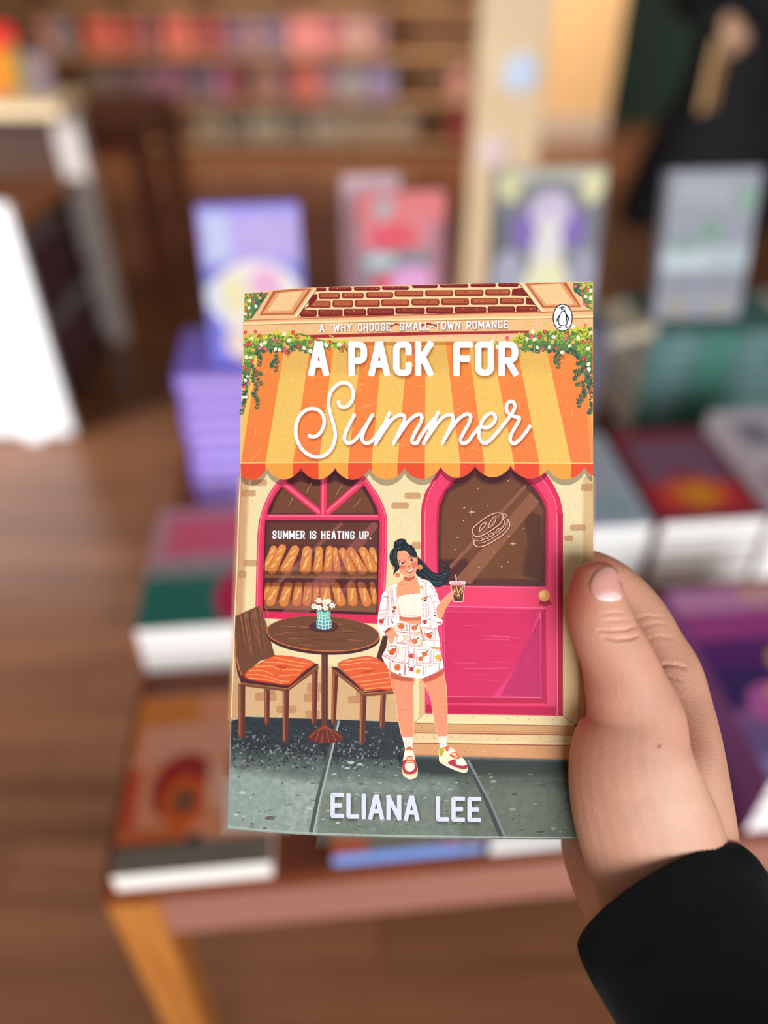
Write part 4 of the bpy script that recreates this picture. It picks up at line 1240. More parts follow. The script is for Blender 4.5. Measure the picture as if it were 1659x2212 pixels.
# --- flowering greenery
GREENS = ((214, 204, 70), (186, 190, 62), (150, 172, 70), (104, 142, 74), (70, 112, 80), (46, 86, 84))


def foliage(test, box_, n, r=(2.2, 4.6)):
    x0, y0, x1, y1 = box_
    i = 0
    for k in range(n * 6):
        if i >= n: break
        x, y = random.uniform(x0, x1), random.uniform(y0, y1)
        t = test(x, y)
        if t is None or y < top_y(x) + 3 or x < left_x(y) + 2 or x > right_x(y) - 2: continue
        i += 1
        c = GREENS[max(0, min(5, int(t * 6 + random.uniform(-1, 1))))]
        A.ell(x, y, random.uniform(*r), random.uniform(r[0] * .5, r[1] * .55), c, random.uniform(0, PI), 0, i % (n // 8) == 1, 7)


def lerp_pts(pts, x):
    for (xa, ya), (xb, yb) in zip(pts, pts[1:]):
        if xa <= x <= xb: return ya + (yb - ya) * (x - xa) / (xb - xa)


UPL = [(524, 718), (560, 722), (600, 718), (640, 716), (655, 726), (700, 733), (760, 737)]
LOL = [(524, 905), (532, 860), (540, 800), (549, 770), (570, 764), (600, 762), (640, 757), (670, 764), (690, 757), (720, 755), (760, 754)]


def tleft(x, y):
    a, b = lerp_pts(UPL, x), lerp_pts(LOL, x)
    if a is None or b is None or not a < y < b: return None
    return (y - a) / max(45, (b - a)) if x > 550 else min(1, (y - 718) / 120)


UPR = [(1050, 737), (1090, 738), (1120, 724), (1150, 712), (1200, 712), (1240, 706), (1281, 700)]
LOR = [(1050, 748), (1100, 752), (1120, 757), (1160, 762), (1200, 760), (1235, 765), (1255, 780), (1262, 800), (1272, 860), (1281, 900)]


def tright(x, y):
    a, b = lerp_pts(UPR, x), lerp_pts(LOR, x)
    if a is None or b is None or not a < y < b: return None
    return (y - a) / max(50, (b - a)) if x < 1245 else min(1, (y - 706) / 120)


A.soft([(530, 725), (650, 722), (700, 738), (755, 740), (750, 750), (690, 752), (640, 752), (570, 758), (545, 766), (534, 840), (526, 880)], (96, 134, 72), .9, 3)
A.soft([(1130, 722), (1200, 716), (1278, 708), (1278, 860), (1266, 820), (1256, 780), (1236, 760), (1180, 756), (1100, 750), (1060, 745), (1100, 740)], (96, 134, 72), .9, 3)
foliage(tleft, (524, 712, 752, 900), 520)
foliage(tright, (1050, 700, 1281, 895), 520)
TL_ = K1((110, 142), (335, 132), (285, 210), (218, 310), (190, 360), (112, 395))
TR_ = K2((1440, 48), (1625, 40), (1625, 292), (1560, 262), (1520, 172), (1448, 122))


def inside(poly_, x, y):
    r = False
    for i in range(len(poly_)):
        (xa, ya), (xb, yb) = poly_[i - 1], poly_[i]
        if (ya > y) != (yb > y) and x < (xb - xa) * (y - ya) / (yb - ya) + xa: r = not r
    return r


A.poly([(max(x, left_x(y) + 1), max(y, top_y(x) + 1)) for x, y in TL_], (88, 124, 74))
A.poly([(min(x, 1280), max(y, top_y(min(x, 1280)) + 1)) for x, y in TR_], (88, 124, 74))
foliage(lambda x, y: ((x - 528) / 42 + (y - 634) / 130) if inside(TL_, x, y) else None, (526, 632, 582, 696), 150, (1.8, 3.6))
foliage(lambda x, y: ((1281 - x) / 42 + (y - 612) / 130) if inside(TR_, x, y) else None, (1236, 610, 1281, 672), 150, (1.8, 3.6))
for x, y in K1((238, 425), (570, 430), (565, 450), (400, 465), (885, 520), (905, 525), (1085, 560), (420, 480)) + K2((1050, 400), (1040, 430), (960, 495), (1185, 420), (1385, 400), (1480, 440), (700, 545)): A.ell(x, y, 3, 1.8, (206, 196, 70), random.uniform(0, 3), 0, False, 7)
# hanging sprigs
for tr, pts in ((K3, ((240, 285), (265, 300), (250, 370))), (K3, ((400, 265), (405, 330), (400, 420))), (K3, ((400, 320), (370, 350), (360, 385))), (K3, ((405, 310), (430, 350))), (K3, ((180, 360), (215, 420), (270, 450))), (K3, ((190, 400), (230, 480), (270, 540))), (K3, ((200, 440), (190, 500), (235, 560), (185, 640))),
                (K3, ((230, 560), (210, 640), (240, 690), (225, 760))), (K3, ((140, 640), (110, 720), (90, 800))), (K3, ((520, 245), (500, 290))), (K3, ((985, 220), (1000, 255))), (K3, ((960, 215), (975, 250))), (K3, ((700, 260), (720, 290))), (K3, ((1020, 215), (1035, 250))),
                (K4, ((1330, 240), (1320, 300), (1310, 390))), (K4, ((1320, 260), (1285, 300), (1290, 350))), (K4, ((1335, 270), (1360, 310))), (K4, ((1430, 230), (1480, 270), (1490, 310))), (K4, ((1410, 235), (1450, 270))), (K4, ((1560, 320), (1510, 350), (1480, 360))), (K4, ((1570, 380), (1510, 410), (1455, 430))),
                (K4, ((1540, 410), (1480, 460), (1455, 500))), (K4, ((1590, 480), (1540, 520), (1475, 545))), (K4, ((1530, 540), (1540, 600), (1490, 680), (1500, 745))), (K4, ((1545, 590), (1550, 640), (1500, 700))), (K4, ((1600, 540), (1590, 600))), (K4, ((1610, 700), (1600, 780), (1580, 800)))):
    p = catmull(tr(*pts), False, 5)
    p = [(max(left_x(y) + 1.5, min(x, 1279)), y) for x, y in p]
    A.stroke([(x + 2, y + 2) for x, y in p], 3.0, (226, 92, 44), taper=(1, .4), up=(pts[0] == (240, 285)))
    A.stroke(p, 2.6, (40, 88, 76), taper=(1, .4))
    A.up()
    for k in range(2, len(p), 2):
        a = math.atan2(p[k][1] - p[k - 1][1], p[k][0] - p[k - 1][0])
        for s in (-1, 1):
            A.ell(p[k][0] + s * 2.6 * math.sin(a), p[k][1] - s * 2.6 * math.cos(a), 4.2, 1.6, (44, 94, 80) if s < 0 else (72, 118, 76), a + s * .6, 0, False, 7)
FR, FW, FY, FP = (214, 44, 56), (250, 246, 228), (244, 184, 96), (226, 74, 112)
FL1 = ((125, 490, FR), (215, 485, FR), (148, 515, FY), (255, 521, FR), (183, 545, FW), (160, 592, FR), (268, 600, FW), (300, 582, FW), (372, 548, FP), (422, 568, FR), (552, 492, FR), (472, 505, FW), (515, 562, FW), (588, 527, FR), (635, 541, FY), (750, 550, FR), (705, 573, FR), (712, 610, FY), (195, 645, FY), (253, 629, FP), (303, 637, FP),
       (395, 640, FW), (430, 645, FW), (475, 598, FY), (502, 622, FY), (600, 617, FR), (650, 630, FW), (493, 670, FR), (708, 658, FW), (885, 575, FR), (848, 602, FW), (965, 598, FW), (1003, 617, FR), (873, 634, FR), (133, 712, FW), (170, 714, FW), (185, 753, FR), (137, 826, FR), (112, 800, FR), (120, 605, FR), (478, 642, FP))
FL1T = ((170, 172, FR), (235, 160, FY), (255, 182, FY), (163, 206, FW), (203, 215, FR), (220, 256, FW), (158, 270, FW), (130, 292, FR), (170, 328, FY), (125, 325, FW), (130, 240, FY), (290, 145, FR))
FL3 = ((135, 410, FR), (125, 505, FW), (145, 470, FW), (155, 538, FP), (115, 580, FY), (108, 655, FW), (135, 655, FW), (103, 745, FR), (108, 385, FR), (110, 560, FR))
FL2 = ((1187, 482, FR), (1082, 484, FW), (1070, 527, FP), (1135, 524, FR), (1030, 550, FW), (1097, 552, FW), (1268, 530, FW), (1395, 500, FR), (1375, 546, FP), (1445, 440, FW), (1552, 430, FR), (1490, 542, FW), (1605, 495, FW), (1535, 579, FR), (1583, 567, FR), (1258, 577, FY), (1412, 610, FW), (1290, 630, FR), (1230, 622, FW), (1122, 625, FW), (1060, 614, FY),
       (965, 610, FY), (1170, 640, FP), (1345, 668, FW), (1577, 634, FW), (855, 545, FP), (722, 575, FW), (765, 620, FW), (640, 634, FR), (1540, 722, FR), (1582, 775, FW), (1585, 820, FW), (1440, 580, FY), (1195, 550, FY))
FL2T = ((1462, 78, FP), (1540, 68, FY), (1520, 93, FY), (1570, 108, FR), (1524, 142, FR), (1553, 168, FW), (1617, 185, FW), (1550, 237, FP), (1605, 247, FY), (1617, 115, FW))
FL4 = ((1600, 455, FR), (1605, 635, FR), (1588, 408, FW), (1537, 310, FR))
for tr, lst, r in ((K1, FL1, 4.6), (K1, FL1T, 3.8), (K3, FL3, 4.2), (K2, FL2, 4.8), (K2, FL2T, 4.2), (K4, FL4, 4.4)):
    A.up()
    for x, y, c in lst:
        px, py = tr((x, y))[0]
        px = max(left_x(py) + 4, min(px, 1276))
        rr = r * random.uniform(.82, 1.1)
        a = random.uniform(0, 3)
        A.ell(px, py, rr, rr * .82, c, a, 0, False, 12)
    A.up()
    for x, y, c in lst:
        px, py = tr((x, y))[0]
        px = max(left_x(py) + 4, min(px, 1276))
        A.ell(px + .3, py + .3, r * .36, r * .32, (246, 206, 110) if c is FW else (248, 160, 140) if c is not FY else (226, 130, 60), 0, 0, False, 8)

# --- woman in the printed shirt
SK, SK_D, SK_L = (243, 158, 118), (226, 118, 86), (250, 190, 150)
HAIR, HAIR_L = (24, 34, 42), (84, 108, 116)
WHT = (252, 246, 236)


def ws(pts, col, tr=W1, n=5, grad=None): A.smooth(tr(*pts), col, n=n, grad=grad)


def edge(pts, w=1.5, col=(252, 226, 196), tr=W1): A.stroke(catmull(tr(*pts), False, 5), w, col)


# ponytail
ws(((728, 345), (800, 400), (870, 470), (930, 540), (1000, 585), (1070, 588), (1125, 560), (1120, 510), (1085, 487), (1135, 490), (1150, 520), (1152, 470), (1120, 437), (1085, 428), (1130, 418), (1180, 460), (1198, 520), (1190, 590), (1215, 590), (1190, 640), (1150, 715), (1090, 772), (1030, 787), (975, 770), (900, 695), (840, 672), (770, 640), (725, 600), (715, 480)), HAIR)
for q in (((790, 480), (860, 560), (950, 640), (1060, 670), (1140, 620), (1170, 540)), ((760, 560), (850, 620), (930, 690), (1030, 715), (1110, 690)), ((860, 520), (960, 600), (1060, 625), (1130, 590)), ((930, 700), (1010, 745), (1090, 735)), ((800, 420), (870, 500))):
    A.stroke(catmull(W1(*q), False, 6), 1.3, HAIR_L, taper=(.3, .9))
# hair mass behind the face
ws(((400, 615), (402, 560), (418, 505), (378, 460), (348, 410), (342, 330), (362, 265), (398, 225), (405, 150), (455, 105), (520, 86), (570, 108), (605, 165), (660, 188), (710, 250), (738, 340), (742, 420), (700, 470), (560, 440), (470, 470), (440, 540), (425, 580)), HAIR)
# legs
ws(((340, 330), (680, 415), (684, 560), (688, 860), (692, 1000), (683, 1276), (525, 1278), (470, 1050), (447, 800), (405, 600), (355, 420)), (238, 146, 108), W2)
ws(((800, 430), (950, 395), (1090, 300), (1150, 500), (1165, 750), (1168, 1000), (1162, 1262), (1038, 1262), (1000, 1100), (955, 900), (935, 720), (880, 600), (830, 500)), (238, 146, 108), W2)
edge(((345, 340), (370, 520), (405, 640), (440, 790), (450, 960), (480, 1100), (525, 1270)), 1.0, (252, 204, 162), W2)
edge(((680, 560), (690, 860), (692, 1000), (684, 1270)), .9, (252, 204, 162), W2)
edge(((1110, 370), (1150, 520), (1166, 760), (1168, 1000), (1162, 1258)), 1.0, (252, 204, 162), W2)
edge(((820, 470), (880, 610), (935, 730), (955, 900), (1000, 1110), (1038, 1258)), .8, (252, 204, 162), W2)
edge(((530, 882), (560, 890), (590, 882)), 1.0, (206, 104, 80), W2)
edge(((1100, 855), (1125, 840), (1135, 825)), 1.0, (206, 104, 80), W2)
A.soft(W2((350, 350), (500, 410), (670, 425), (670, 470), (500, 460), (365, 420)), (206, 84, 66), .55, 3)
A.soft(W2((810, 445), (950, 400), (1095, 320), (1105, 370), (960, 450), (840, 490)), (206, 84, 66), .55, 3)
# socks
for q in (((524, 1280), (684, 1272), (676, 1440), (568, 1462)), ((1028, 1268), (1168, 1262), (1168, 1400), (1072, 1432))):
    A.poly(W2(*q), (246, 240, 222))
    for k in range(5):
        t = (k + .5) / 5
        A.stroke(W2((q[0][0] + (q[1][0] - q[0][0]) * t, q[0][1] + 4), (q[3][0] + (q[2][0] - q[3][0]) * t, q[2][1])), .9, (196, 186, 160), 'flat')
# shoes
ws(((535, 1600), (560, 1470), (590, 1430), (655, 1430), (690, 1500), (712, 1620), (742, 1720), (740, 1820), (700, 1865), (630, 1880), (565, 1850), (527, 1790), (525, 1680)), (246, 232, 196), W2)
ws(((527, 1640), (545, 1610), (590, 1600), (560, 1680), (575, 1740), (630, 1772), (690, 1740), (700, 1680), (680, 1600), (712, 1630), (738, 1740), (700, 1790), (630, 1808), (560, 1790), (530, 1740)), (186, 40, 68), W2)
ws(((562, 1680), (590, 1640), (660, 1640), (698, 1690), (680, 1745), (632, 1772), (585, 1750)), (250, 240, 214), W2)
A.poly(W2((585, 1545), (680, 1540), (685, 1640), (580, 1645)), (230, 100, 44))
ws(((583, 1470), (590, 1425), (640, 1412), (668, 1450), (660, 1470), (620, 1455)), (230, 100, 44), W2)
A.stroke(catmull(W2((530, 1770), (560, 1800), (630, 1818), (700, 1800), (738, 1760)), False, 4), 1.6, (190, 170, 40))
for q in (((590, 1490), (670, 1545)), ((670, 1480), (590, 1545)), ((595, 1560), (672, 1600)), ((672, 1560), (595, 1600)), ((590, 1625), (676, 1622)), ((585, 1500), (580, 1560))): A.stroke(W2(*q), 1.5, (254, 250, 240))
for k in range(8): A.stroke(W2((540 + k * 27, 1822 + 30 * math.sin(k / 7 * PI)), (542 + k * 26, 1840 + 34 * math.sin(k / 7 * PI))), .9, (206, 186, 140), 'flat')
ws(((1048, 1420), (1120, 1450), (1150, 1400), (1190, 1400), (1260, 1460), (1350, 1540), (1430, 1620), (1458, 1690), (1450, 1775), (1380, 1782), (1280, 1750), (1150, 1690), (1060, 1630), (1050, 1560)), (246, 232, 196), W2)
A.poly(W2((1044, 1412), (1132, 1462), (1085, 1560), (1055, 1530)), (186, 176, 44))
ws(((1175, 1640), (1280, 1590), (1295, 1650), (1340, 1680), (1440, 1660), (1458, 1700), (1440, 1730), (1370, 1732), (1270, 1700)), (186, 40, 68), W2)
ws(((1290, 1640), (1310, 1600), (1370, 1580), (1420, 1620), (1446, 1665), (1390, 1685), (1320, 1672)), (250, 240, 214), W2)
ws(((1140, 1440), (1160, 1398), (1200, 1405), (1200, 1440), (1170, 1490)), (230, 100, 44), W2)
ws(((1205, 1530), (1240, 1485), (1290, 1490), (1365, 1560), (1320, 1590), (1250, 1570)), (230, 100, 44), W2)
for q in (((1190, 1440), (1260, 1450)), ((1180, 1480), (1280, 1480)), ((1210, 1440), (1200, 1500)), ((1230, 1500), (1250, 1530)), ((1255, 1500), (1275, 1540)), ((1285, 1520), (1300, 1560)), ((1250, 1530), (1290, 1510)), ((1290, 1560), (1330, 1540))): A.stroke(W2(*q), 1.5, (254, 250, 240))
for k in range(14): A.stroke(W2((1065 + k * 28, 1608 + k * 11), (1065 + k * 28, 1640 + k * 10.5)), .9, (206, 186, 140), 'flat')
# torso, arm, hand
ws(((545, 620), (538, 670), (480, 710), (450, 770), (443, 880), (462, 940), (480, 1080), (490, 1190), (495, 1280), (640, 1320), (800, 1330), (800, 1180), (790, 900), (778, 760), (748, 672), (712, 640), (700, 590), (620, 600)), SK)
A.soft(W1((548, 640), (620, 655), (690, 620), (705, 640), (640, 690), (560, 680)), (206, 86, 66), .6, 2)
edge(((470, 745), (510, 752), (550, 740)), .9, (206, 100, 76))
edge(((640, 740), (670, 745), (710, 728)), .9, (206, 100, 76))
edge(((676, 855), (690, 870), (686, 888)), 1.0, (196, 90, 68))
ws(((466, 945), (530, 905), (640, 888), (778, 882), (784, 1040), (786, 1200), (640, 1218), (515, 1205), (488, 1120)), (250, 244, 224))
for k in range(12): A.stroke(W1((500 + k * 24, 930 - k * 3), (520 + k * 22, 1195)), .8, (222, 212, 182), 'flat', up=(k == 0))
A.stroke(catmull(W1((480, 1150), (530, 1185), (640, 1195), (786, 1180)), False, 4), 1.0, (206, 190, 152))
A.soft(W1((490, 1215), (640, 1228), (790, 1212), (795, 1250), (640, 1260), (495, 1250)), (206, 90, 66), .4, 3)
ws(((1020, 1130), (1050, 1020), (1150, 920), (1230, 860), (1275, 815), (1285, 830), (1262, 870), (1250, 930), (1225, 980), (1165, 1060), (1110, 1190), (1070, 1252), (1020, 1215)), SK)
edge(((1055, 1015), (1150, 915), (1235, 850), (1272, 818)), .9, (254, 214, 176))
# left hand in the pocket, drawn over the shorts later
# shorts
SHORTS = W1((440, 1290), (500, 1268), (640, 1312), (800, 1325), (860, 1500), (1000, 1640), (1062, 1668), (1100, 1830), (1122, 1950)) + W2((1110, 282), (960, 372), (800, 438), (705, 425), (688, 400), (680, 425), (560, 412), (430, 360), (330, 310), (300, 250), (232, 130)) + W1((238, 1760), (330, 1590), (420, 1420))
A.poly(SHORTS, WHT)
# shirt halves
SHL = W1((458, 735), (380, 760), (300, 815), (240, 885), (215, 1000), (190, 1140), (172, 1270), (185, 1380), (205, 1440), (255, 1480), (300, 1470), (290, 1410), (330, 1375), (400, 1345), (445, 1300), (482, 1268), (478, 1180), (455, 1000), (444, 880), (452, 770))
A.smooth(SHL, WHT, n=4)
SHR = W1((738, 650), (800, 668), (900, 695), (965, 765), (1012, 850), (1040, 940), (1058, 1010), (1025, 1060), (1015, 1150), (1035, 1225), (1100, 1255), (1088, 1315), (1030, 1345), (1042, 1450), (1062, 1560), (1062, 1655), (960, 1655), (880, 1610), (840, 1540), (810, 1430), (792, 1300), (786, 1150), (780, 900), (772, 770))
A.smooth(SHR, WHT, n=4)
# printed cloth: bordered squares with fruit and suns, rows of dashes
CR_, RD, OR_, YL, GN = (196, 44, 84), (200, 50, 44), (228, 104, 40), (238, 176, 62), (88, 110, 70)
CLOTH = (SHL, SHR, SHORTS)


def on_cloth(p): return any(inside(c, p[0], p[1]) for c in CLOTH)


def dash_row(a, b, n, l, w, col=CR_, across=True):
    A.up()
    (xa, ya), (xb, yb) = a, b
    d = math.hypot(xb - xa, yb - ya)
    ux, uy = (xb - xa) / d, (yb - ya) / d
    for k in range(n):
        t = (k + .5) / n
        x, y = xa + (xb - xa) * t, ya + (yb - ya) * t
        if not on_cloth((x, y)): continue
        vx, vy = (-uy, ux) if across else (ux, uy)
        A.stroke([(x - vx * l / 2, y - vy * l / 2), (x + vx * l / 2, y + vy * l / 2)], w, col, 'flat', up=False)


def sun(p, r, col):
    if not all(on_cloth((p[0] + dx * r * .8, p[1] + dy * r * .8)) for dx in (-1, 1) for dy in (-1, 1)): return
    A.poly([(p[0] + (r if k % 2 else r * .62) * math.cos(k * PI / 10), p[1] + (r if k % 2 else r * .62) * math.sin(k * PI / 10)) for k in range(20)], col)


def fruit(p, r, col=OR_, leaf=True):
    if not all(on_cloth((p[0] + dx * r * 1.1, p[1] + dy * r * 1.1)) for dx in (-1, 1) for dy in (-1, 1)): return
    A.ell(p[0], p[1], r, r * .95, col, n=14)
    if leaf:
        A.ell(p[0] + r * .9, p[1] - r * .9, r * .6, r * .24, GN, -.8, n=8, up=False)
        A.ell(p[0] - r * 1.1, p[1] - r * .5, r * .5, r * .2, (170, 160, 90), .8, n=8, up=False)


def frame(q, w=.8, col=CR_): 
    p = W1(*q)
    A.up()
    for a, b in zip(p, p[1:] + p[:1]):
        if on_cloth(a) and on_cloth(b): A.stroke([a, b], w, col, 'flat', up=False)


for q in (((455, 1300), (585, 1310), (590, 1405), (450, 1400)), ((632, 1325), (770, 1330), (790, 1440), (632, 1440)), ((450, 1470), (580, 1480), (580, 1580), (445, 1575)), ((640, 1470), (800, 1490), (810, 1620), (640, 1610)), ((330, 1615), (460, 1640), (440, 1790), (300, 1760)),
          ((480, 1640), (570, 1650), (560, 1850), (455, 1830)), ((735, 1680), (920, 1675), (915, 1860), (725, 1860)), ((975, 1690), (1060, 1700), (1085, 1850), (965, 1850)), ((400, 1880), (560, 1910), (545, 2040), (385, 2010)), ((860, 1920), (1040, 1900), (1030, 2010), (860, 2040)),
          ((215, 930), (310, 940), (300, 1110), (200, 1120)), ((200, 1200), (290, 1210), (270, 1330), (190, 1320)), ((840, 1370), (960, 1390), (975, 1520), (850, 1530)), ((930, 900), (1030, 890), (1045, 990), (950, 1000))): frame(q)
for (a, b, n, l, w) in (((600, 1320), (612, 1990), 34, 3.2, 1.1), ((630, 1325), (622, 2020), 30, 2.6, 1.0), ((440, 1420), (590, 1440), 16, 2.4, 1.0), ((640, 1450), (800, 1460), 10, 2.6, 1.1), ((450, 1590), (590, 1600), 10, 2.6, 1.1), ((640, 1630), (820, 1640), 12, 2.6, 1.1), ((330, 1640), (450, 1620), 8, 2.4, 1),
                        ((700, 1660), (690, 1860), 10, 2.6, 1.1), ((940, 1690), (930, 1870), 12, 2.6, 1.1), ((240, 1760), (400, 1850), 14, 2.8, 1.2), ((260, 1740), (420, 1820), 14, 2.4, 1.0), ((380, 1850), (600, 1880), 14, 2.8, 1.3), ((700, 1880), (1080, 1880), 22, 2.6, 1.1), ((820, 1900), (830, 2040), 10, 2.6, 1.2), ((570, 1890), (560, 2050), 12, 3, 1.2), ((350, 1860), (345, 1990), 10, 2.8, 1.1),
                        ((440, 1640), (430, 1800), 10, 2.4, 1), ((1060, 1880), (1050, 1990), 8, 3, 1.2), ((700, 1900), (800, 1910), 8, 3, 1.3), ((420, 1400), (380, 1600), 12, 2.4, 1),
                        ((320, 830), (300, 1160), 22, 3, 1), ((350, 800), (400, 1240), 26, 3.4, 1.1), ((375, 790), (420, 1180), 24, 3.2, 1), ((330, 960), (330, 1140), 14, 3.4, .9), ((430, 780), (440, 1240), 26, 2.6, .9), ((240, 1150), (330, 1170), 8, 2.6, .9), ((200, 1170), (290, 1190), 8, 2.6, .9), ((320, 1200), (320, 1330), 10, 3, .9), ((350, 1200), (390, 1320), 10, 3.2, 1), ((250, 920), (330, 930), 8, 2.8, .9),
                        ((790, 700), (900, 720), 8, 2.6, .9), ((860, 720), (870, 1220), 28, 3.6, 1.1), ((820, 780), (820, 1300), 26, 3, 1), ((900, 980), (900, 1200), 16, 3, .9), ((930, 760), (1010, 880), 10, 2.8, .9), ((880, 920), (1000, 900), 8, 2.8, 1), ((970, 1000), (1010, 1240), 14, 3.2, 1), ((800, 1360), (1040, 1380), 18, 2.6, 1), ((990, 1380), (1000, 1520), 10, 2.8, .9), ((850, 1540), (1050, 1550), 12, 2.6, .9), ((980, 1560), (980, 1640), 6, 2.4, .9), ((1020, 1290), (1080, 1300), 6, 3, 1.4), ((250, 1420), (310, 1430), 5, 2.6, 1.2), ((920, 1130), (930, 1360), 14, 2.6, .9), ((890, 1240), (1000, 1270), 8, 2.4, .9)):
    dash_row(W1(a)[0], W1(b)[0], n, l, w)
for p, r, c in (((245, 1060), 9, OR_), ((510, 1345), 8.5, OR_), ((1005, 955), 7.5, OR_), ((455, 1935), 9, OR_), ((655, 1770), 7.5, (216, 74, 50)), ((960, 1960), 9.5, OR_), ((800, 1120), 6, YL), ((430, 900), 5, YL), ((1030, 1790), 8, YL), ((815, 960), 4.5, YL), ((750, 1990), 7, YL)): sun(W1(p)[0], r, c)
for p, r, c in (((697, 1370), 6, OR_), ((703, 1560), 6.5, OR_), ((375, 1720), 6.6, (222, 84, 44)), ((400, 1690), 5, (222, 84, 44)), ((845, 1745), 6, OR_), ((788, 1812), 5.4, OR_), ((900, 1475), 6, (222, 84, 44)), ((920, 1492), 4.6, (222, 84, 44)), ((415, 1080), 3.4, RD), ((400, 1130), 2.6, RD), ((225, 1275), 5.5, (206, 60, 44)), ((850, 1285), 4.4, RD), ((285, 845), 4, RD),
                ((785, 678), 4, OR_), ((860, 940), 3.4, OR_), ((970, 805), 4.2, (240, 150, 80)), ((660, 1960), 5, RD), ((800, 790), 3.4, YL)): fruit(W1(p)[0], r, c)
for c, (x, y), r in ((YL, (750, 1390), 9), (YL, (758, 1580), 9), (YL, (515, 1520), 9), (YL, (1040, 1790), 9)):
    A.stroke(W1(*[(x + r * 5 * math.cos(t), y + r * 5 * math.sin(t)) for t in (-.9, -.5, 0, .5, 1.0, 1.5)]), 2.6, c)
for x, y in ((385, 1285), (850, 975), (990, 1195), (1070, 1830), (490, 2030)): A.ell(*W1((x, y))[0], 2.4, 1.6, (34, 36, 34), .5, n=7)
for k in range(10): A.ell(*W1((495 + (k % 2) * 32, 1660 + k * 18))[0], 1.6, .9, (226, 206, 110), .8 if k % 2 else -.8, 0, k == 0, 7)
for q in (((700, 1330), (690, 1700), (684, 2050)), ((786, 1100), (800, 1400), (850, 1600), (960, 1656), (1062, 1656)), ((456, 740), (446, 880), (478, 1180), (482, 1268))): edge(q, .9, (226, 170, 130))
A.stroke(catmull(W1((240, 885), (205, 1050), (172, 1270), (190, 1400), (250, 1482)), False, 5), 1.0, (255, 250, 240))
A.soft(W1((790, 1350), (815, 1450), (850, 1560), (835, 1560), (800, 1450)), (206, 110, 80), .5, 1.5)
A.soft(W1((940, 1640), (1060, 1655), (1062, 1675), (950, 1665)), (220, 170, 100), .8, 2)
# hand at the pocket
ws(((272, 1425), (300, 1388), (350, 1362), (390, 1365), (430, 1425), (470, 1490), (455, 1505), (420, 1490), (400, 1560), (370, 1592), (345, 1590), (315, 1500), (280, 1465)), SK)
A.stroke(catmull(W1((405, 1462), (430, 1480), (440, 1500)), False, 4), .9, (206, 80, 60))
A.soft(W1((275, 1420), (320, 1372), (370, 1360), (350, 1390), (300, 1425), (285, 1450)), (206, 60, 50), .7, 1.5)
edge(((470, 1490), (420, 1530), (385, 1592)), .9, (252, 226, 200))
# neck side, face
ws(((455, 300), (470, 268), (508, 268), (545, 250), (585, 272), (630, 315), (665, 345), (722, 350), (740, 390), (746, 460), (732, 530), (702, 590), (662, 632), (612, 636), (555, 612), (510, 590), (478, 545), (468, 480), (452, 400)), SK)
ws(((722, 350), (738, 340), (746, 400), (742, 450), (728, 420)), (240, 140, 104))
ws(((384, 480), (408, 478), (414, 505), (402, 540), (386, 515)), (236, 128, 96))
A.stroke(catmull(W1((478, 560), (515, 600), (560, 620), (612, 640), (660, 636), (700, 600)), False, 5), 1.1, (254, 214, 178))
A.soft([(W1((515, 492))[0][0] + 6.5 * math.cos(t), W1((515, 492))[0][1] + 4 * math.sin(t)) for t in (k * PI / 6 for k in range(12))], (226, 70, 56), .35, 4)
A.soft([(W1((700, 455))[0][0] + 4.5 * math.cos(t), W1((700, 455))[0][1] + 4 * math.sin(t)) for t in (k * PI / 6 for k in range(12))], (226, 70, 56), .35, 3.5)
A.soft(W1((545, 400), (565, 405), (560, 440), (545, 430)), (216, 76, 60), .35, 2)
# eyes
ws(((482, 445), (505, 432), (540, 440), (562, 458), (530, 468), (500, 462)), (252, 246, 238))
A.ell(*W1((524, 447))[0], 2.9, 2.8, (30, 26, 32), n=12)
A.stroke(catmull(W1((476, 442), (500, 428), (535, 434), (566, 460)), False, 4), 1.3, (24, 26, 32), taper=(1, .5))
ws(((634, 410), (645, 392), (675, 382), (686, 390), (670, 408), (648, 418)), (252, 246, 238))
A.ell(*W1((656, 397))[0], 2.8, 2.9, (30, 26, 32), n=12)
A.stroke(catmull(W1((630, 408), (648, 384), (676, 374), (698, 366)), False, 4), 1.3, (24, 26, 32), taper=(.6, 1))
A.ell(*W1((520, 443))[0], .7, .7, (250, 250, 250), n=6)
A.ell(*W1((652, 393))[0], .7, .7, (250, 250, 250), n=6)
A.stroke(catmull(W1((470, 418), (500, 396), (542, 392)), False, 4), 1.7, (30, 32, 38), taper=(.8, .5))
A.stroke(catmull(W1((602, 372), (630, 352), (664, 350)), False, 4), 1.7, (30, 32, 38), taper=(.6, .9))
A.stroke(catmull(W1((598, 496), (618, 502), (642, 486)), False, 4), 1.0, (206, 84, 70))
A.soft(W1((600, 490), (625, 475), (640, 485), (620, 502)), (216, 80, 64), .4, 1)
ws(((552, 543), (575, 548), (620, 545), (660, 520), (692, 488), (690, 520), (670, 560), (640, 580), (600, 574), (568, 560)), (178, 40, 54))
ws(((568, 548), (605, 550), (650, 532), (682, 504), (676, 530), (652, 558), (625, 568), (595, 562)), (254, 250, 246))
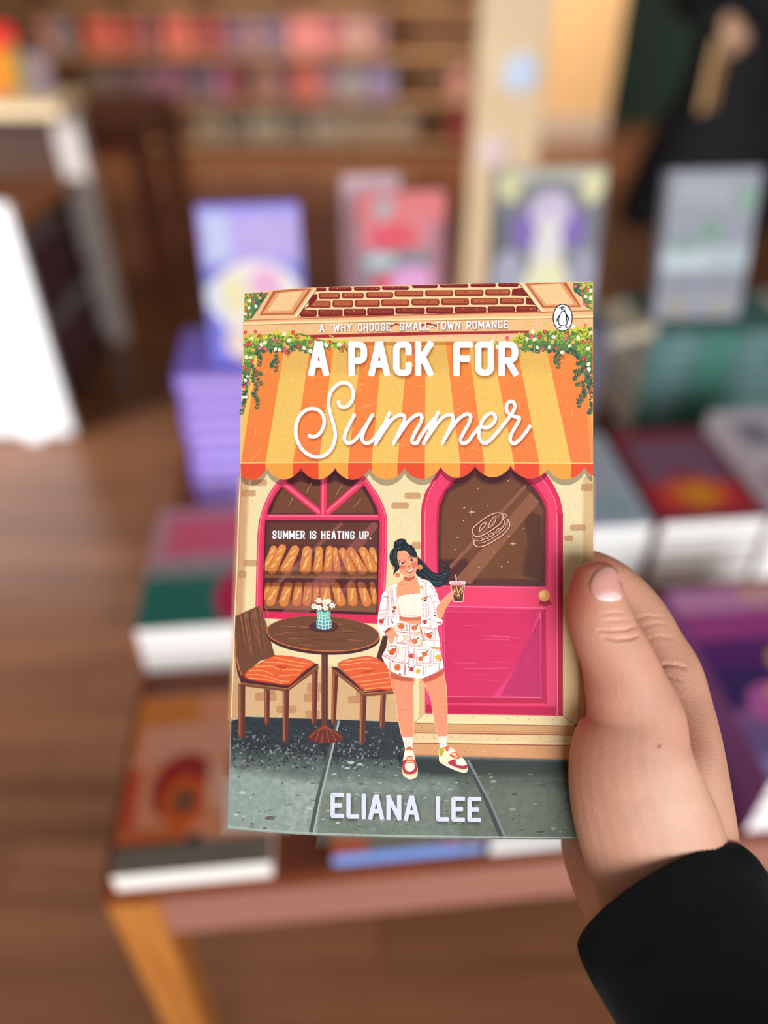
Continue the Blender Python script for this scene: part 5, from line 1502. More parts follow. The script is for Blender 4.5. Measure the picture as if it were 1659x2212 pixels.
# fringe
ws(((455, 268), (510, 268), (545, 250), (530, 200), (480, 190), (400, 230), (350, 300), (342, 380), (372, 460), (420, 505), (402, 560), (404, 616), (420, 580), (462, 545), (484, 500), (472, 450), (458, 400), (450, 330)), HAIR)
ws(((545, 250), (590, 275), (630, 325), (680, 352), (722, 358), (738, 335), (712, 255), (660, 195), (600, 180), (540, 205)), HAIR)
for q in (((500, 215), (440, 240), (410, 300), (400, 380), (430, 450)), ((430, 280), (425, 360), (450, 440), (462, 500)), ((550, 205), (610, 215), (660, 270), (700, 330)), ((580, 230), (630, 280), (670, 330)), ((420, 180), (470, 130), (530, 130)), ((470, 180), (500, 140), (540, 110)), ((370, 300), (360, 380), (390, 440))):
    A.stroke(catmull(W1(*q), False, 5), 1.2, HAIR_L, taper=(.8, .3))
A.stroke(catmull(W1((405, 215), (440, 185), (520, 178), (590, 175)), False, 5), 1.2, (12, 18, 24))
for c in ((457, 612), (776, 500)):
    p = W1(c)[0]
    A.ell(p[0], p[1], 5.6, 5.6, (252, 206, 160), n=16)
    A.ell(p[0], p[1], 4.9, 4.9, (232, 104, 52), n=16)
    A.ell(p[0] + .6, p[1] + .2, 2.4, 2.4, (246, 150, 88), n=12)
# iced coffee
A.poly(W1((1212, 745), (1422, 745), (1398, 990), (1384, 1000), (1265, 1000), (1252, 985)), (236, 190, 176))
A.poly(W1((1222, 750), (1412, 750), (1390, 986), (1268, 988)), (216, 120, 118))
A.poly(W1((1230, 765), (1405, 765), (1388, 985), (1270, 986)), (122, 72, 34))
A.poly(W1((1260, 900), (1396, 890), (1388, 985), (1270, 986)), (92, 48, 28))
for q in (((1300, 770), (1320, 860), (1340, 900)), ((1395, 780), (1350, 830), (1310, 920)), ((1355, 830), (1390, 840), (1370, 870)), ((1310, 920), (1340, 900), (1350, 930), (1325, 940)), ((1270, 800), (1290, 850)), ((1280, 880), (1300, 900)), ((1360, 790), (1385, 810), (1365, 830))): A.stroke(catmull(W1(*q), False, 4), 1.3, (236, 200, 140))
A.poly(W1((1262, 820), (1280, 815), (1285, 830), (1268, 870), (1255, 900), (1240, 890)), SK)
ws(((1196, 715), (1215, 700), (1300, 696), (1410, 700), (1434, 716), (1420, 740), (1310, 746), (1210, 742)), (238, 206, 206))
for k in range(9): A.stroke(W1((1222 + k * 23, 712), (1226 + k * 22.5, 736)), 1.5, (176, 110, 122), 'flat', up=(k == 0))
A.stroke(W1((1290, 610), (1300, 700)), 2.2, (236, 206, 206))

# --- lettering ------------------------------------------------------------------------------------
GL_ = {  # strokes in a unit box: (points, fillet fraction)
    'A': (1.06, [([(0, 1), (.44, 0), (.56, 0), (1, 1)], 0), ([(.16, .70), (.84, .70)], 0)]),
    'P': (.95, [([(0, 1), (0, 0)], 0), ([(0, 0), (1, 0), (1, .58), (0, .58)], .5)]),
    'C': (.95, [([(1, .27), (1, 0), (0, 0), (0, 1), (1, 1), (1, .73)], .5)]),
    'K': (.95, [([(0, 0), (0, 1)], 0), ([(1, 0), (.08, .62)], 0), ([(.38, .44), (1, 1)], 0)]),
    'F': (.88, [([(1, 0), (0, 0), (0, 1)], .08), ([(0, .5), (.82, .5)], 0)]),
    'O': (.95, [([(.5, 0), (1, 0), (1, 1), (0, 1), (0, 0), (.5, 0)], .5)]),
    'R': (.97, [([(0, 1), (0, 0)], 0), ([(0, 0), (1, 0), (1, .56), (0, .56)], .5), ([(.48, .58), (1, 1)], 0)]),
    'S': (.95, [([(1, .26), (1, 0), (0, 0), (0, .47), (1, .53), (1, 1), (0, 1), (0, .74)], .5)]),
    'E': (.85, [([(1, 0), (0, 0), (0, 1), (1, 1)], .08), ([(0, .5), (.8, .5)], 0)]),
    'L': (.80, [([(0, 0), (0, 1), (1, 1)], .08)]),
    'I': (0.0, [([(0, 0), (0, 1)], 0)]),
    'N': (1.0, [([(0, 1), (0, 0), (1, 1), (1, 0)], 0)]),
    'M': (1.3, [([(0, 1), (0, 0), (.5, .72), (1, 0), (1, 1)], 0)]),
    'U': (.95, [([(0, 0), (0, 1), (1, 1), (1, 0)], .5)]),
    'H': (.98, [([(0, 0), (0, 1)], 0), ([(1, 0), (1, 1)], 0), ([(0, .5), (1, .5)], 0)]),
    'T': (.95, [([(0, 0), (1, 0)], 0), ([(.5, 0), (.5, 1)], 0)]),
    'G': (.98, [([(1, .27), (1, 0), (0, 0), (0, 1), (1, 1), (1, .55), (.6, .55)], .45)]),
    'W': (1.5, [([(0, 0), (.25, 1), (.5, .2), (.75, 1), (1, 0)], 0)]),
    'Y': (1.02, [([(0, 0), (.5, .55), (1, 0)], 0), ([(.5, .55), (.5, 1)], 0)]),
    '-': (.6, [([(0, .55), (1, .55)], 0)]),
    "'": (0.0, [([(0, 0), (0, .14)], 0)]),
    '.': (0.0, [([(0, .99), (0, 1)], 0)]),
}


def fillet(pts, r):
    if r <= 0: return pts
    out = [pts[0]]
    for a, b, c in zip(pts, pts[1:], pts[2:]):
        la, lc = math.hypot(a[0] - b[0], a[1] - b[1]), math.hypot(c[0] - b[0], c[1] - b[1])
        k = min(r, la / 2, lc / 2)
        p, q = (b[0] + (a[0] - b[0]) * k / la, b[1] + (a[1] - b[1]) * k / la), (b[0] + (c[0] - b[0]) * k / lc, b[1] + (c[1] - b[1]) * k / lc)
        for i in range(7):
            t = i / 6
            out.append(((1 - t) ** 2 * p[0] + 2 * t * (1 - t) * b[0] * 1 + t * t * q[0], (1 - t) ** 2 * p[1] + 2 * t * (1 - t) * b[1] + t * t * q[1]))
    out.append(pts[-1])
    return out


def glyph(ch, x0, x1, y0, y1, w, col, dx=0, dy=0, alpha=None, slant=0.0):
    i = w / 2
    for pts, f in GL_[ch][1]:
        q = [(x0 + i + (x1 - x0 - w) * px + dx, y0 + i + (y1 - y0 - w) * py + dy + slant * px) for px, py in pts]
        q = fillet(q, f * (x1 - x0 - w))
        if alpha is None: A.stroke(q, w, col, 'square', up=False)
        else: A.stroke(q, w, col, alpha=alpha, up=False)


def word(s, x0, x1, yt0, yt1, h, w, col, shadow=None, gap=.42, sp_w=.75):
    """s between x0 and x1; cap tops run from yt0 to yt1"""
    unit = 0; items = []
    ws_ = []
    for ch in s:
        ws_.append(sp_w if ch == ' ' else GL_[ch][0] * .42 * h / (w * 3.0) + 0)
    total_gap = 0
    widths = [(None if ch == ' ' else GL_[ch][0]) for ch in s]
    fixed = sum(w for ch in s if ch != ' ') + sum(gap * w for _ in s[:-1]) + sum(sp_w * w for ch in s if ch == ' ')
    k = (x1 - x0 - fixed) / max(.01, sum(v for v in widths if v))
    x = x0
    pos = []
    for ch, v in zip(s, widths):
        if ch == ' ':
            x += sp_w * w + gap * w
            continue
        ww = w + v * k
        pos.append((ch, x, x + ww)); x += ww + gap * w
    for pas in ((0, 1) if shadow else (1,)):
        A.up()
        for ch, a, b in pos:
            y = yt0 + (yt1 - yt0) * ((a + b) / 2 - x0) / (x1 - x0)
            if pas == 0: glyph(ch, a, b, y, y + h, w, shadow[0], shadow[1], shadow[2], alpha=None if shadow[3] is None else shadow[3])
            else: glyph(ch, a, b, y, y + h, w, col)
INK = (246, 248, 255)
SHA = (150, 62, 40)
# tagline
TS = ((150, 84, 66), 1.2, 2.2, None)
def soft_under(s, a, b, y0, y1, h, w, col, al, dx, dy, spread):
    A.up()
    widths = [(None if ch == ' ' else GL_[ch][0]) for ch in s]
    gap = .95 if w < 4 else .55
    fixed = sum(w for ch in s if ch != ' ') + sum(gap * w for _ in s[:-1]) + sum(.75 * w for ch in s if ch == ' ')
    k = (b - a - fixed) / max(.01, sum(v for v in widths if v))
    x = a
    for ch, v in zip(s, widths):
        if ch == ' ':
            x += .75 * w + gap * w
            continue
        ww = w + v * k
        y = y0 + (y1 - y0) * (x + ww / 2 - a) / (b - a)
        for pts, f in GL_[ch][1]:
            q = fillet([(x + w / 2 + (ww - w) * px + dx, y + w / 2 + (h - w) * py + dy) for px, py in pts], f * (ww - w))
            pass
            A.stroke(q, w * spread, col, alpha=al, up=False)
        x += ww + gap * w


A.stroke(K1((1420, 440), (1470, 415), (1520, 425)), 3.4, (150, 50, 48))
A.stroke(K2((90, 425), (140, 412), (215, 430)), 4, (150, 50, 48))
tagy = lambda x: 700.5 - (x - 690) * 8.4 / 407
for s, a, b in (('A', 690, 700.8), ("'", 712.6, 716.2), ('WHY', 720, 760), ('CHOOSE', 773, 843.5), ("'", 847, 850.6), ('SMALL-TOWN', 863, 994.5), ('ROMANCE', 1007.5, 1097.5)):
    soft_under(s, a, b, tagy(a), tagy(b), 17.4, 2.8, (140, 76, 60), .5, 1.0, 2.0, 3.0)
    word(s, a, b, tagy(a), tagy(b), 17.4, 2.8, INK, None, .95, 2.0)
# title
TW = [('A', 665.8, 711), ('P', 752.5, 793.2), ('A', 796, 842.3), ('C', 848.8, 889.6), ('K', 896, 936), ('F', 978.8, 1021), ('O', 1025.8, 1067.4), ('R', 1076.6, 1119.4)]
for al, dx, dy, spr in ((.5, 1.5, 4.5, 1.9), (.45, 1, 3, 1.5)):
    A.up()
    for ch, a, b in TW:
        for pts, f in GL_[ch][1]:
            w = 14.2
            q = fillet([(a + w / 2 + (b - a - w) * px + dx, 737.2 + w / 2 + (75 - w) * py + dy) for px, py in pts], f * (b - a - w))
            pass
            A.stroke(q, w * spr, (176, 84, 40), alpha=al, up=False)
A.up()
for ch, a, b in TW: glyph(ch, a, b, 737.2, 812.2, 14.2, INK)
# the A's of the heavy title are solid down to a small counter
for a, b in ((665.8, 711), (796, 842.3)):
    m = (a + b) / 2
    A.poly([(m - 9, 737.4), (m + 9, 737.4), (m + 10, 750), (m + 4, 762), (m - 4, 762), (m - 10, 750)], INK)
# script word
S1 = K3((958, 697), (972, 733), (1010, 745), (1055, 722), (1086, 665), (1088, 600), (1060, 545), (1005, 525), (945, 548), (892, 608), (870, 690), (878, 765), (900, 850), (922, 930), (930, 1000), (912, 1085), (862, 1158), (790, 1190), (710, 1180), (640, 1130), (592, 1050), (575, 960), (592, 865), (640, 792), (708, 758), (775, 770), (820, 820), (830, 890), (806, 958), (762, 1003), (716, 1010), (698, 998))
S2 = K3((1100, 815), (1060, 890), (1020, 980), (1013, 1035), (1045, 1068), (1100, 1045), (1165, 965), (1220, 885), (1264, 812))
S3 = K3((1264, 812), (1205, 920), (1172, 1005), (1185, 1058), (1235, 1064), (1290, 1010), (1350, 925), (1400, 850))
S4 = K3((1416, 797), (1360, 920), (1292, 1072))
S5 = K3((1310, 1040), (1380, 930), (1440, 855), (1505, 815), (1548, 825), (1545, 870), (1500, 970), (1452, 1072))
S6 = K3((1472, 1035), (1545, 925), (1605, 850)) + K4((60, 808), (88, 832), (74, 885), (30, 965), (0, 1030)) + K3((1622, 1060), (1659, 1068)) + K4((70, 1015), (130, 930), (200, 845))
S7 = K4((235, 793), (175, 920), (106, 1070))
S8 = K4((125, 1035), (200, 925), (260, 850), (325, 812), (366, 826), (360, 880), (320, 970), (272, 1070))
S9 = K4((290, 1032), (365, 915), (430, 840), (495, 806), (525, 830), (508, 890), (455, 985), (434, 1035), (455, 1070), (500, 1052), (560, 975), (605, 925), (680, 926), (735, 880), (745, 825), (705, 800), (645, 845), (602, 935), (602, 1015), (640, 1066), (690, 1050), (760, 975), (830, 888), (885, 815), (918, 755), (915, 708), (882, 692), (848, 725), (850, 780), (885, 815), (930, 832), (962, 845), (935, 905), (890, 985), (880, 1040), (912, 1072), (960, 1040), (1015, 975), (1055, 917))
for al, dx, dy, w in ((.5, 1.5, 4, 15),):
    for S in (S1, S2, S3, S4, S5, S6, S7, S8, S9): A.stroke([(x + dx, y + dy) for x, y in catmull(S, False, 6)], w, (176, 84, 40), alpha=al)
A.up()
for S in (S1, S2, S3, S4, S5, S6, S7, S8, S9): A.stroke(catmull(S, False, 8), 7.6, INK, up=False)
# window line and author line
word('SUMMER IS HEATING UP.', 588.7, 801.8, 1146.4, 1147.6, 17.4, 2.8, INK, None, .85, 2.1)
for s, a, b, y0, y1 in (('ELIANA', 714, 906, 1712, 1719.2), ('LEE', 941.5, 1039, 1719.5, 1721.5)):
    soft_under(s, a, b, y0, y1, 54.5, 9.4, (70, 74, 66), .6, 1.5, 4, 2.1)
    word(s, a, b, y0, y1, 54.5, 9.4, (218, 218, 234), None, .55)
# publisher's oval
ce = PG((628, 642))[0]
A.ell(ce[0], ce[1], 21.6, 30.0, (30, 32, 40), n=48)
A.ell(ce[0], ce[1], 19.4, 28.0, (246, 250, 255), n=48)
PB = (26, 30, 36)
A.smooth(PG((500, 320), (520, 318), (560, 330), (590, 315), (630, 303), (670, 315), (695, 350), (700, 400), (708, 450), (735, 510), (790, 590), (822, 670), (828, 740), (808, 755), (795, 700), (765, 650), (748, 620), (765, 720), (772, 790), (758, 850), (735, 885), (770, 925), (735, 950), (710, 930), (700, 880), (650, 875), (590, 880), (590, 920), (560, 945), (535, 960), (500, 935), (545, 915), (540, 890), (510, 850), (497, 780), (498, 700), (505, 640), (490, 680), (468, 760), (446, 765), (442, 720), (470, 640), (530, 550), (580, 460), (585, 410), (570, 370), (540, 345)), PB, n=4)
A.smooth(PG((560, 560), (580, 500), (620, 462), (665, 462), (700, 500), (712, 560), (720, 660), (740, 760), (735, 830), (705, 855), (640, 850), (570, 862), (538, 840), (522, 760), (528, 660)), (246, 250, 255), n=4)
A.stroke(catmull(PG((598, 430), (640, 428), (672, 405), (682, 375)), False, 5), 1.5, (246, 250, 255))
A.stroke(catmull(PG((612, 358), (635, 345), (655, 360), (650, 378), (630, 378), (628, 365)), False, 5), .9, (246, 250, 255))
A.stroke(PG((560, 900), (590, 895), (660, 880)), 1.2, (246, 250, 255))
# pale fold along the spine edge
A.stroke([(left_x(y) + .8, y) for y in (1032, 1100, 1200, 1300, 1400, 1500, 1550)], 1.8, (250, 232, 190), 'flat')
A.stroke([(left_x(y) + 4.5, y) for y in (1032, 1100, 1200, 1300)], .9, (196, 130, 92), 'flat')

# ------------------------------------------------------------------ book body
def print_mat(name, soft=False, mottle=0.0, gscale=2600, spec=0.22):
    m = bpy.data.materials.new(name)
    m.use_nodes = True
    nt = m.node_tree
    b = nt.nodes['Principled BSDF']
    b.inputs['Roughness'].default_value = 0.5
    b.inputs['Specular IOR Level'].default_value = spec
    at_ = nt.nodes.new('ShaderNodeAttribute'); at_.attribute_name = 'ink'
    tc = nt.nodes.new('ShaderNodeTexCoord')
    n = nt.nodes.new('ShaderNodeTexNoise'); n.inputs['Scale'].default_value = gscale; n.inputs['Detail'].default_value = 2
    nt.links.new(tc.outputs['Object'], n.inputs['Vector'])
    mr = nt.nodes.new('ShaderNodeMapRange')
    mr.inputs[1].default_value, mr.inputs[2].default_value = 0.3, 0.7
    mr.inputs[3].default_value, mr.inputs[4].default_value = 0.90, 1.10
    nt.links.new(n.outputs['Fac'], mr.inputs[0])
    fac = mr.outputs[0]
    if mottle > 0:
        n2 = nt.nodes.new('ShaderNodeTexNoise'); n2.inputs['Scale'].default_value = 420; n2.inputs['Detail'].default_value = 6
        nt.links.new(tc.outputs['Object'], n2.inputs['Vector'])
        m2 = nt.nodes.new('ShaderNodeMapRange')
        m2.inputs[1].default_value, m2.inputs[2].default_value = 0.3, 0.7
        m2.inputs[3].default_value, m2.inputs[4].default_value = 1 - mottle, 1 + mottle
        nt.links.new(n2.outputs['Fac'], m2.inputs[0])
        mm = nt.nodes.new('ShaderNodeMath'); mm.operation = 'MULTIPLY'
        nt.links.new(fac, mm.inputs[0]); nt.links.new(m2.outputs[0], mm.inputs[1])
        fac = mm.outputs[0]
    sc = nt.nodes.new('ShaderNodeVectorMath'); sc.operation = 'SCALE'
    nt.links.new(at_.outputs['Color'], sc.inputs[0]); nt.links.new(fac, sc.inputs['Scale'])
    nt.links.new(sc.outputs[0], b.inputs['Base Color'])
    if soft: nt.links.new(at_.outputs['Alpha'], b.inputs['Alpha'])
    return m


held = empty('paperback_book', BOOK_O)
tag(held, 'held paperback with a striped awning bakery front on its cover, gripped by the hand', 'book')
me = bpy.data.meshes.new('front_cover')
body_v = []
me.from_pydata([tuple(v) for v in A.v], [], A.f)
me.polygons.foreach_set('material_index', A.m)
ca = me.color_attributes.new('ink', 'FLOAT_COLOR', 'POINT')
ca.data.foreach_set('color', [q for c in A.c for q in (c if len(c) == 4 else tuple(c) + (1,))])
me.update()
fn = Vector(NRM)
flip = [p.index for p in me.polygons if p.normal.dot(fn) < 0]
bm = bmesh.new(); bm.from_mesh(me); bm.faces.ensure_lookup_table()
bmesh.ops.reverse_faces(bm, faces=[bm.faces[i] for i in flip])
# the card the artwork is printed on
card = [bm.verts.new(on_cover(x, y, -0.00001)) for x, y in OUT]
cardb = [bm.verts.new(on_cover(x, y, -0.00035)) for x, y in OUT]
cl_ = bm.verts.layers.float_color['ink']
for v in card + cardb: v[cl_] = rgb(238, 226, 200)
for ring in (card, cardb): bm.faces.new(ring).material_index = 0
for i in range(len(OUT)): bm.faces.new((card[i - 1], card[i], cardb[i], cardb[i - 1])).material_index = 0
bm.to_mesh(me); bm.free()
link('front_cover', me, [print_mat('cover_print'), print_mat('cover_print_soft', True), print_mat('cover_print_stone', False, .24), print_mat('cover_print_glass', False, .10)], held)
CEN = (890, 1212)
THK = 0.0165


def slab(name, k, h0, h1, m):
    bm = bmesh.new()
    ring = [(CEN[0] + (x - CEN[0]) * k, CEN[1] + (y - CEN[1]) * k) for x, y in OUT]
    a = [bm.verts.new(on_cover(x, y, h0)) for x, y in ring]
    b = [bm.verts.new(on_cover(x, y, h1)) for x, y in ring]
    bm.faces.new(a); bm.faces.new(b)
    for i in range(len(ring)): bm.faces.new((a[i - 1], a[i], b[i], b[i - 1]))
    return done(bm, name, m, held)


slab('page_block', 0.992, -0.00036, -THK + 0.0004, PAGE)
slab('back_cover', 1.0, -THK + 0.0004, -THK, cmat(238, 150, 90))
bm = bmesh.new()
sp_pts = [(528, 634)] + LEFT[::-1] + [(492, 1790)]
a = [bm.verts.new(on_cover(x - .6, y, -0.0003)) for x, y in sp_pts]
b = [bm.verts.new(on_cover(x - .6, y, -THK)) for x, y in sp_pts]
for i in range(1, len(sp_pts)): bm.faces.new((a[i - 1], a[i], b[i], b[i - 1]))
done(bm, 'spine', cmat(240, 214, 166), held)
print('ART', len(A.v), 'verts', len(A.f), 'faces, layers', A.top)

# ------------------------------------------------------------------ hand, wrist and sleeve of the reader
skin_m = bpy.data.materials.new('skin_near')
skin_m.use_nodes = True
nt = skin_m.node_tree
pb = nt.nodes['Principled BSDF']
a_ = nt.nodes.new('ShaderNodeAttribute'); a_.attribute_name = 'tone'
tcn = nt.nodes.new('ShaderNodeTexCoord')
n1 = nt.nodes.new('ShaderNodeTexNoise'); n1.inputs['Scale'].default_value = 90; n1.inputs['Detail'].default_value = 5
mr1 = nt.nodes.new('ShaderNodeMapRange')
mr1.inputs[1].default_value, mr1.inputs[2].default_value, mr1.inputs[3].default_value, mr1.inputs[4].default_value = .3, .7, .94, 1.06
sc1 = nt.nodes.new('ShaderNodeVectorMath'); sc1.operation = 'SCALE'
nt.links.new(tcn.outputs['Object'], n1.inputs['Vector']); nt.links.new(n1.outputs['Fac'], mr1.inputs[0])
nt.links.new(a_.outputs['Color'], sc1.inputs[0]); nt.links.new(mr1.outputs[0], sc1.inputs['Scale'])
nt.links.new(sc1.outputs[0], pb.inputs['Base Color'])
vo = nt.nodes.new('ShaderNodeTexVoronoi'); vo.inputs['Scale'].default_value = 1500
n3 = nt.nodes.new('ShaderNodeTexNoise'); n3.inputs['Scale'].default_value = 700; n3.inputs['Detail'].default_value = 5
ad = nt.nodes.new('ShaderNodeMath'); ad.operation = 'ADD'
bp = nt.nodes.new('ShaderNodeBump'); bp.inputs['Strength'].default_value = 0.26; bp.inputs['Distance'].default_value = 0.0003
nt.links.new(tcn.outputs['Object'], vo.inputs['Vector']); nt.links.new(tcn.outputs['Object'], n3.inputs['Vector'])
nt.links.new(vo.outputs['Distance'], ad.inputs[0]); nt.links.new(n3.outputs['Fac'], ad.inputs[1])
nt.links.new(ad.outputs[0], bp.inputs['Height']); nt.links.new(bp.outputs[0], pb.inputs['Normal'])
pb.inputs['Roughness'].default_value = 0.48
pb.inputs['Specular IOR Level'].default_value = 0.35
pb.inputs['Subsurface Weight'].default_value = 0.18
pb.inputs['Subsurface Radius'].default_value = (1.0, 0.35, 0.2)
pb.inputs['Subsurface Scale'].default_value = 0.004

HO = at(1420, 1640, 0.268)          # origin of the hand


def limb(bm, stations, seg=28, cap=True):
    """stations: frame x, y, depth m, half width in frame units, half thickness m. Rings stand square to the limb's run."""
    st = catmull(stations, False, 5)
    P = [at(s[0], s[1], s[2]) - HO for s in st]
    rings = []
    n = len(P)
    for i, p in enumerate(P):
        t = (P[min(i + 1, n - 1)] - P[max(i - 1, 0)]).normalized()
        view = (p + HO - CO).normalized()
        s = t.cross(view).normalized()
        f = s.cross(t).normalized()
        hw = st[i][3] * st[i][2] / FOC
        ht = st[i][4]
        rings.append([bm.verts.new(p + s * (hw * math.cos(2 * PI * k / seg)) + f * (ht * math.sin(2 * PI * k / seg))) for k in range(seg)])
    for a, b in zip(rings, rings[1:]):
        for k in range(seg): bm.faces.new((a[k], a[(k + 1) % seg], b[(k + 1) % seg], b[k]))
    if cap:
        for r in (rings[0], rings[-1]): bm.faces.new(r)
    return rings


def lr(y, l, r, d, t): return ((l + r) / 2, y, d, (r - l) / 2, t)


LIMBS = [
    # thumb, ball of the thumb, down into the wrist
    [(1300, 1214, .2615, 8, .0018), (1299, 1219, .2615, 26, .0042), (1296, 1232, .2612, 42, .0062), lr(1258, 1235, 1343, .2608, .0078), lr(1300, 1226, 1353, .2604, .0086), lr(1335, 1228, 1366, .2602, .0090), lr(1370, 1237, 1380, .2600, .0090),
     lr(1405, 1249, 1402, .2600, .0092), lr(1440, 1258, 1420, .2602, .0095), lr(1480, 1263, 1440, .2604, .0100), lr(1520, 1266, 1462, .2606, .0104), lr(1560, 1262, 1480, .2604, .0108), lr(1610, 1240, 1490, .2596, .0115),
     lr(1660, 1230, 1500, .2592, .0122), lr(1720, 1232, 1520, .2592, .0128), lr(1780, 1244, 1545, .2596, .0132), lr(1850, 1266, 1570, .2602, .0140), lr(1930, 1296, 1600, .2606, .0150), lr(2010, 1330, 1640, .2590, .0160)],
    # index finger: knuckle, along the fore-edge, bent round behind the book
    [(1150, 1228, .2935, 24, .0045), (1172, 1227, .2950, 38, .0070), (1215, 1226, .2965, 42, .0074), (1270, 1231, .2965, 44, .0076), (1318, 1253, .2955, 46, .0080), (1362, 1291, .2935, 47, .0082), (1397, 1335, .2915, 48, .0086), (1428, 1392, .2890, 50, .0090), (1461, 1450, .2862, 53, .0098),
     (1478, 1520, .2830, 57, .0104), (1496, 1600, .2775, 60, .0122), (1507, 1680, .2722, 64, .0145), (1510, 1770, .2688, 76, .0155), (1503, 1850, .2672, 96, .0160), (1490, 1940, .2645, 124, .0165)],
    # web between them and the back of the hand
    [(1440, 1600, .2720, 40, .0070), (1430, 1650, .2700, 85, .0120), (1428, 1720, .2690, 120, .0150), (1432, 1800, .2680, 140, .0165), (1440, 1880, .2665, 150, .0170), (1462, 1960, .2640, 160, .0175)],
    # heel of the palm below the book
    [(1400, 1640, .2970, 60, .0085), (1365, 1700, .2985, 85, .0095), (1332, 1770, .2975, 100, .0100), (1312, 1815, .2940, 99, .0105), (1322, 1867, .2890, 98, .0120), (1340, 1915, .2835, 98, .0135), (1368, 1970, .2760, 104, .0150), (1400, 2030, .2690, 120, .0160)],
    # inner palm joining heel and knuckles behind the book's edge
    [(1445, 1560, .2880, 55, .0090), (1440, 1640, .2880, 80, .0110), (1435, 1720, .2850, 100, .0140), (1440, 1800, .2800, 120, .0170), (1450, 1880, .2740, 140, .0180)],
    # middle, ring and little fingers closed over the back cover
    [(1448, 1600, .2930, 46, .0090), (1440, 1520, .3010, 46, .0088), (1405, 1440, .3055, 45, .0084), (1340, 1372, .3060, 44, .0080), (1262, 1335, .3020, 42, .0076), (1190, 1322, .2980, 40, .0072), (1135, 1318, .2955, 36, .0066), (1118, 1318, .2945, 20, .0040)],
    [(1432, 1650, .2980, 46, .0090), (1415, 1580, .3055, 45, .0086), (1370, 1505, .3095, 43, .0082), (1300, 1450, .3085, 42, .0078), (1225, 1425, .3030, 40, .0074), (1160, 1415, .2985, 38, .0070), (1110, 1412, .2955, 34, .0064), (1094, 1412, .2945, 18, .0038)],
    [(1405, 1700, .3010, 42, .0085), (1380, 1640, .3060, 40, .0080), (1330, 1575, .3075, 38, .0074), (1265, 1530, .3050, 36, .0068), (1205, 1512, .3005, 34, .0064), (1155, 1508, .2968, 32, .0060), (1138, 1508, .2955, 17, .0036)],
    # wrist and forearm inside the sleeve
    [(1420, 1860, .2700, 150, .0170), (1450, 1930, .2665, 165, .0190), (1490, 2010, .2615, 175, .0200), (1545, 2110, .2550, 180, .0220), (1640, 2260, .2440, 190, .0250), (1760, 2440, .2300, 205, .0290)],
]
bm = bmesh.new()
for l_ in LIMBS: limb(bm, l_)
bmesh.ops.recalc_face_normals(bm, faces=bm.faces)
me = bpy.data.meshes.new('person')
bm.to_mesh(me); bm.free()
hand = link('person', me, skin_m, None, HO)
md = hand.modifiers.new('remesh', 'REMESH'); md.mode = 'VOXEL'; md.voxel_size = 0.00055
md = hand.modifiers.new('smooth', 'SMOOTH'); md.iterations = 14; md.factor = 0.5
dg = bpy.context.evaluated_depsgraph_get(); dg.update()
ev = bpy.data.meshes.new_from_object(hand.evaluated_get(dg))
hand.modifiers.clear(); old = hand.data; hand.data = ev; bpy.data.meshes.remove(old); ev.name = 'person'


def frame_xy(p):
    q = p - CO
    d = q.dot(CF)
    return 829.5 + FOC * q.dot(CR) / d, 1106 - FOC * q.dot(CU) / d, d


def seg_dist(x, y, pts):
    best, end = 1e9, 0
    for (xa, ya), (xb, yb) in zip(pts, pts[1:]):
        dx, dy = xb - xa, yb - ya
        t = max(0, min(1, ((x - xa) * dx + (y - ya) * dy) / (dx * dx + dy * dy)))
        e = math.hypot(x - xa - dx * t, y - ya - dy * t)
        if e < best:
            best = e
            qx, qy = xa + dx * t, ya + dy * t
            end = min(math.hypot(qx - pts[0][0], qy - pts[0][1]), math.hypot(qx - pts[-1][0], qy - pts[-1][1]))
    return best, min(1.0, .15 + end / 14.0)


# skin folds over the joints: (line, depth m, width, deepest limb depth they belong to)
FOLDS = [(((1288, 1361), (1320, 1363), (1353, 1360), (1374, 1352)), .00055, 3.2, .262), (((1300, 1375), (1330, 1382), (1358, 1380), (1380, 1373)), .00060, 3.4, .262), (((1296, 1327), (1325, 1323), (1352, 1324)), .00022, 3, .262), (((1300, 1342), (1330, 1341), (1358, 1338)), .00020, 3, .262),
         (((1412, 1443), (1440, 1436), (1464, 1437), (1484, 1444)), .00060, 4.5, .30), (((1422, 1462), (1448, 1462), (1474, 1472)), .00035, 4, .30), (((1385, 1355), (1420, 1345), (1440, 1350)), .00022, 4, .30), (((1370, 1338), (1400, 1330), (1432, 1334)), .00022, 4, .30), (((1392, 1384), (1425, 1374), (1455, 1380)), .0002, 4, .30)]
co = [v.co.copy() for v in ev.vertices]
nors = [v.normal.copy() for v in ev.vertices]
tone = []
BASE, RED_, PALE = rgb(212, 155, 129), rgb(210, 116, 94), rgb(222, 178, 155)


def mix(a, b, t): return tuple(x + (y - x) * max(0, min(1, t)) for x, y in zip(a, b))


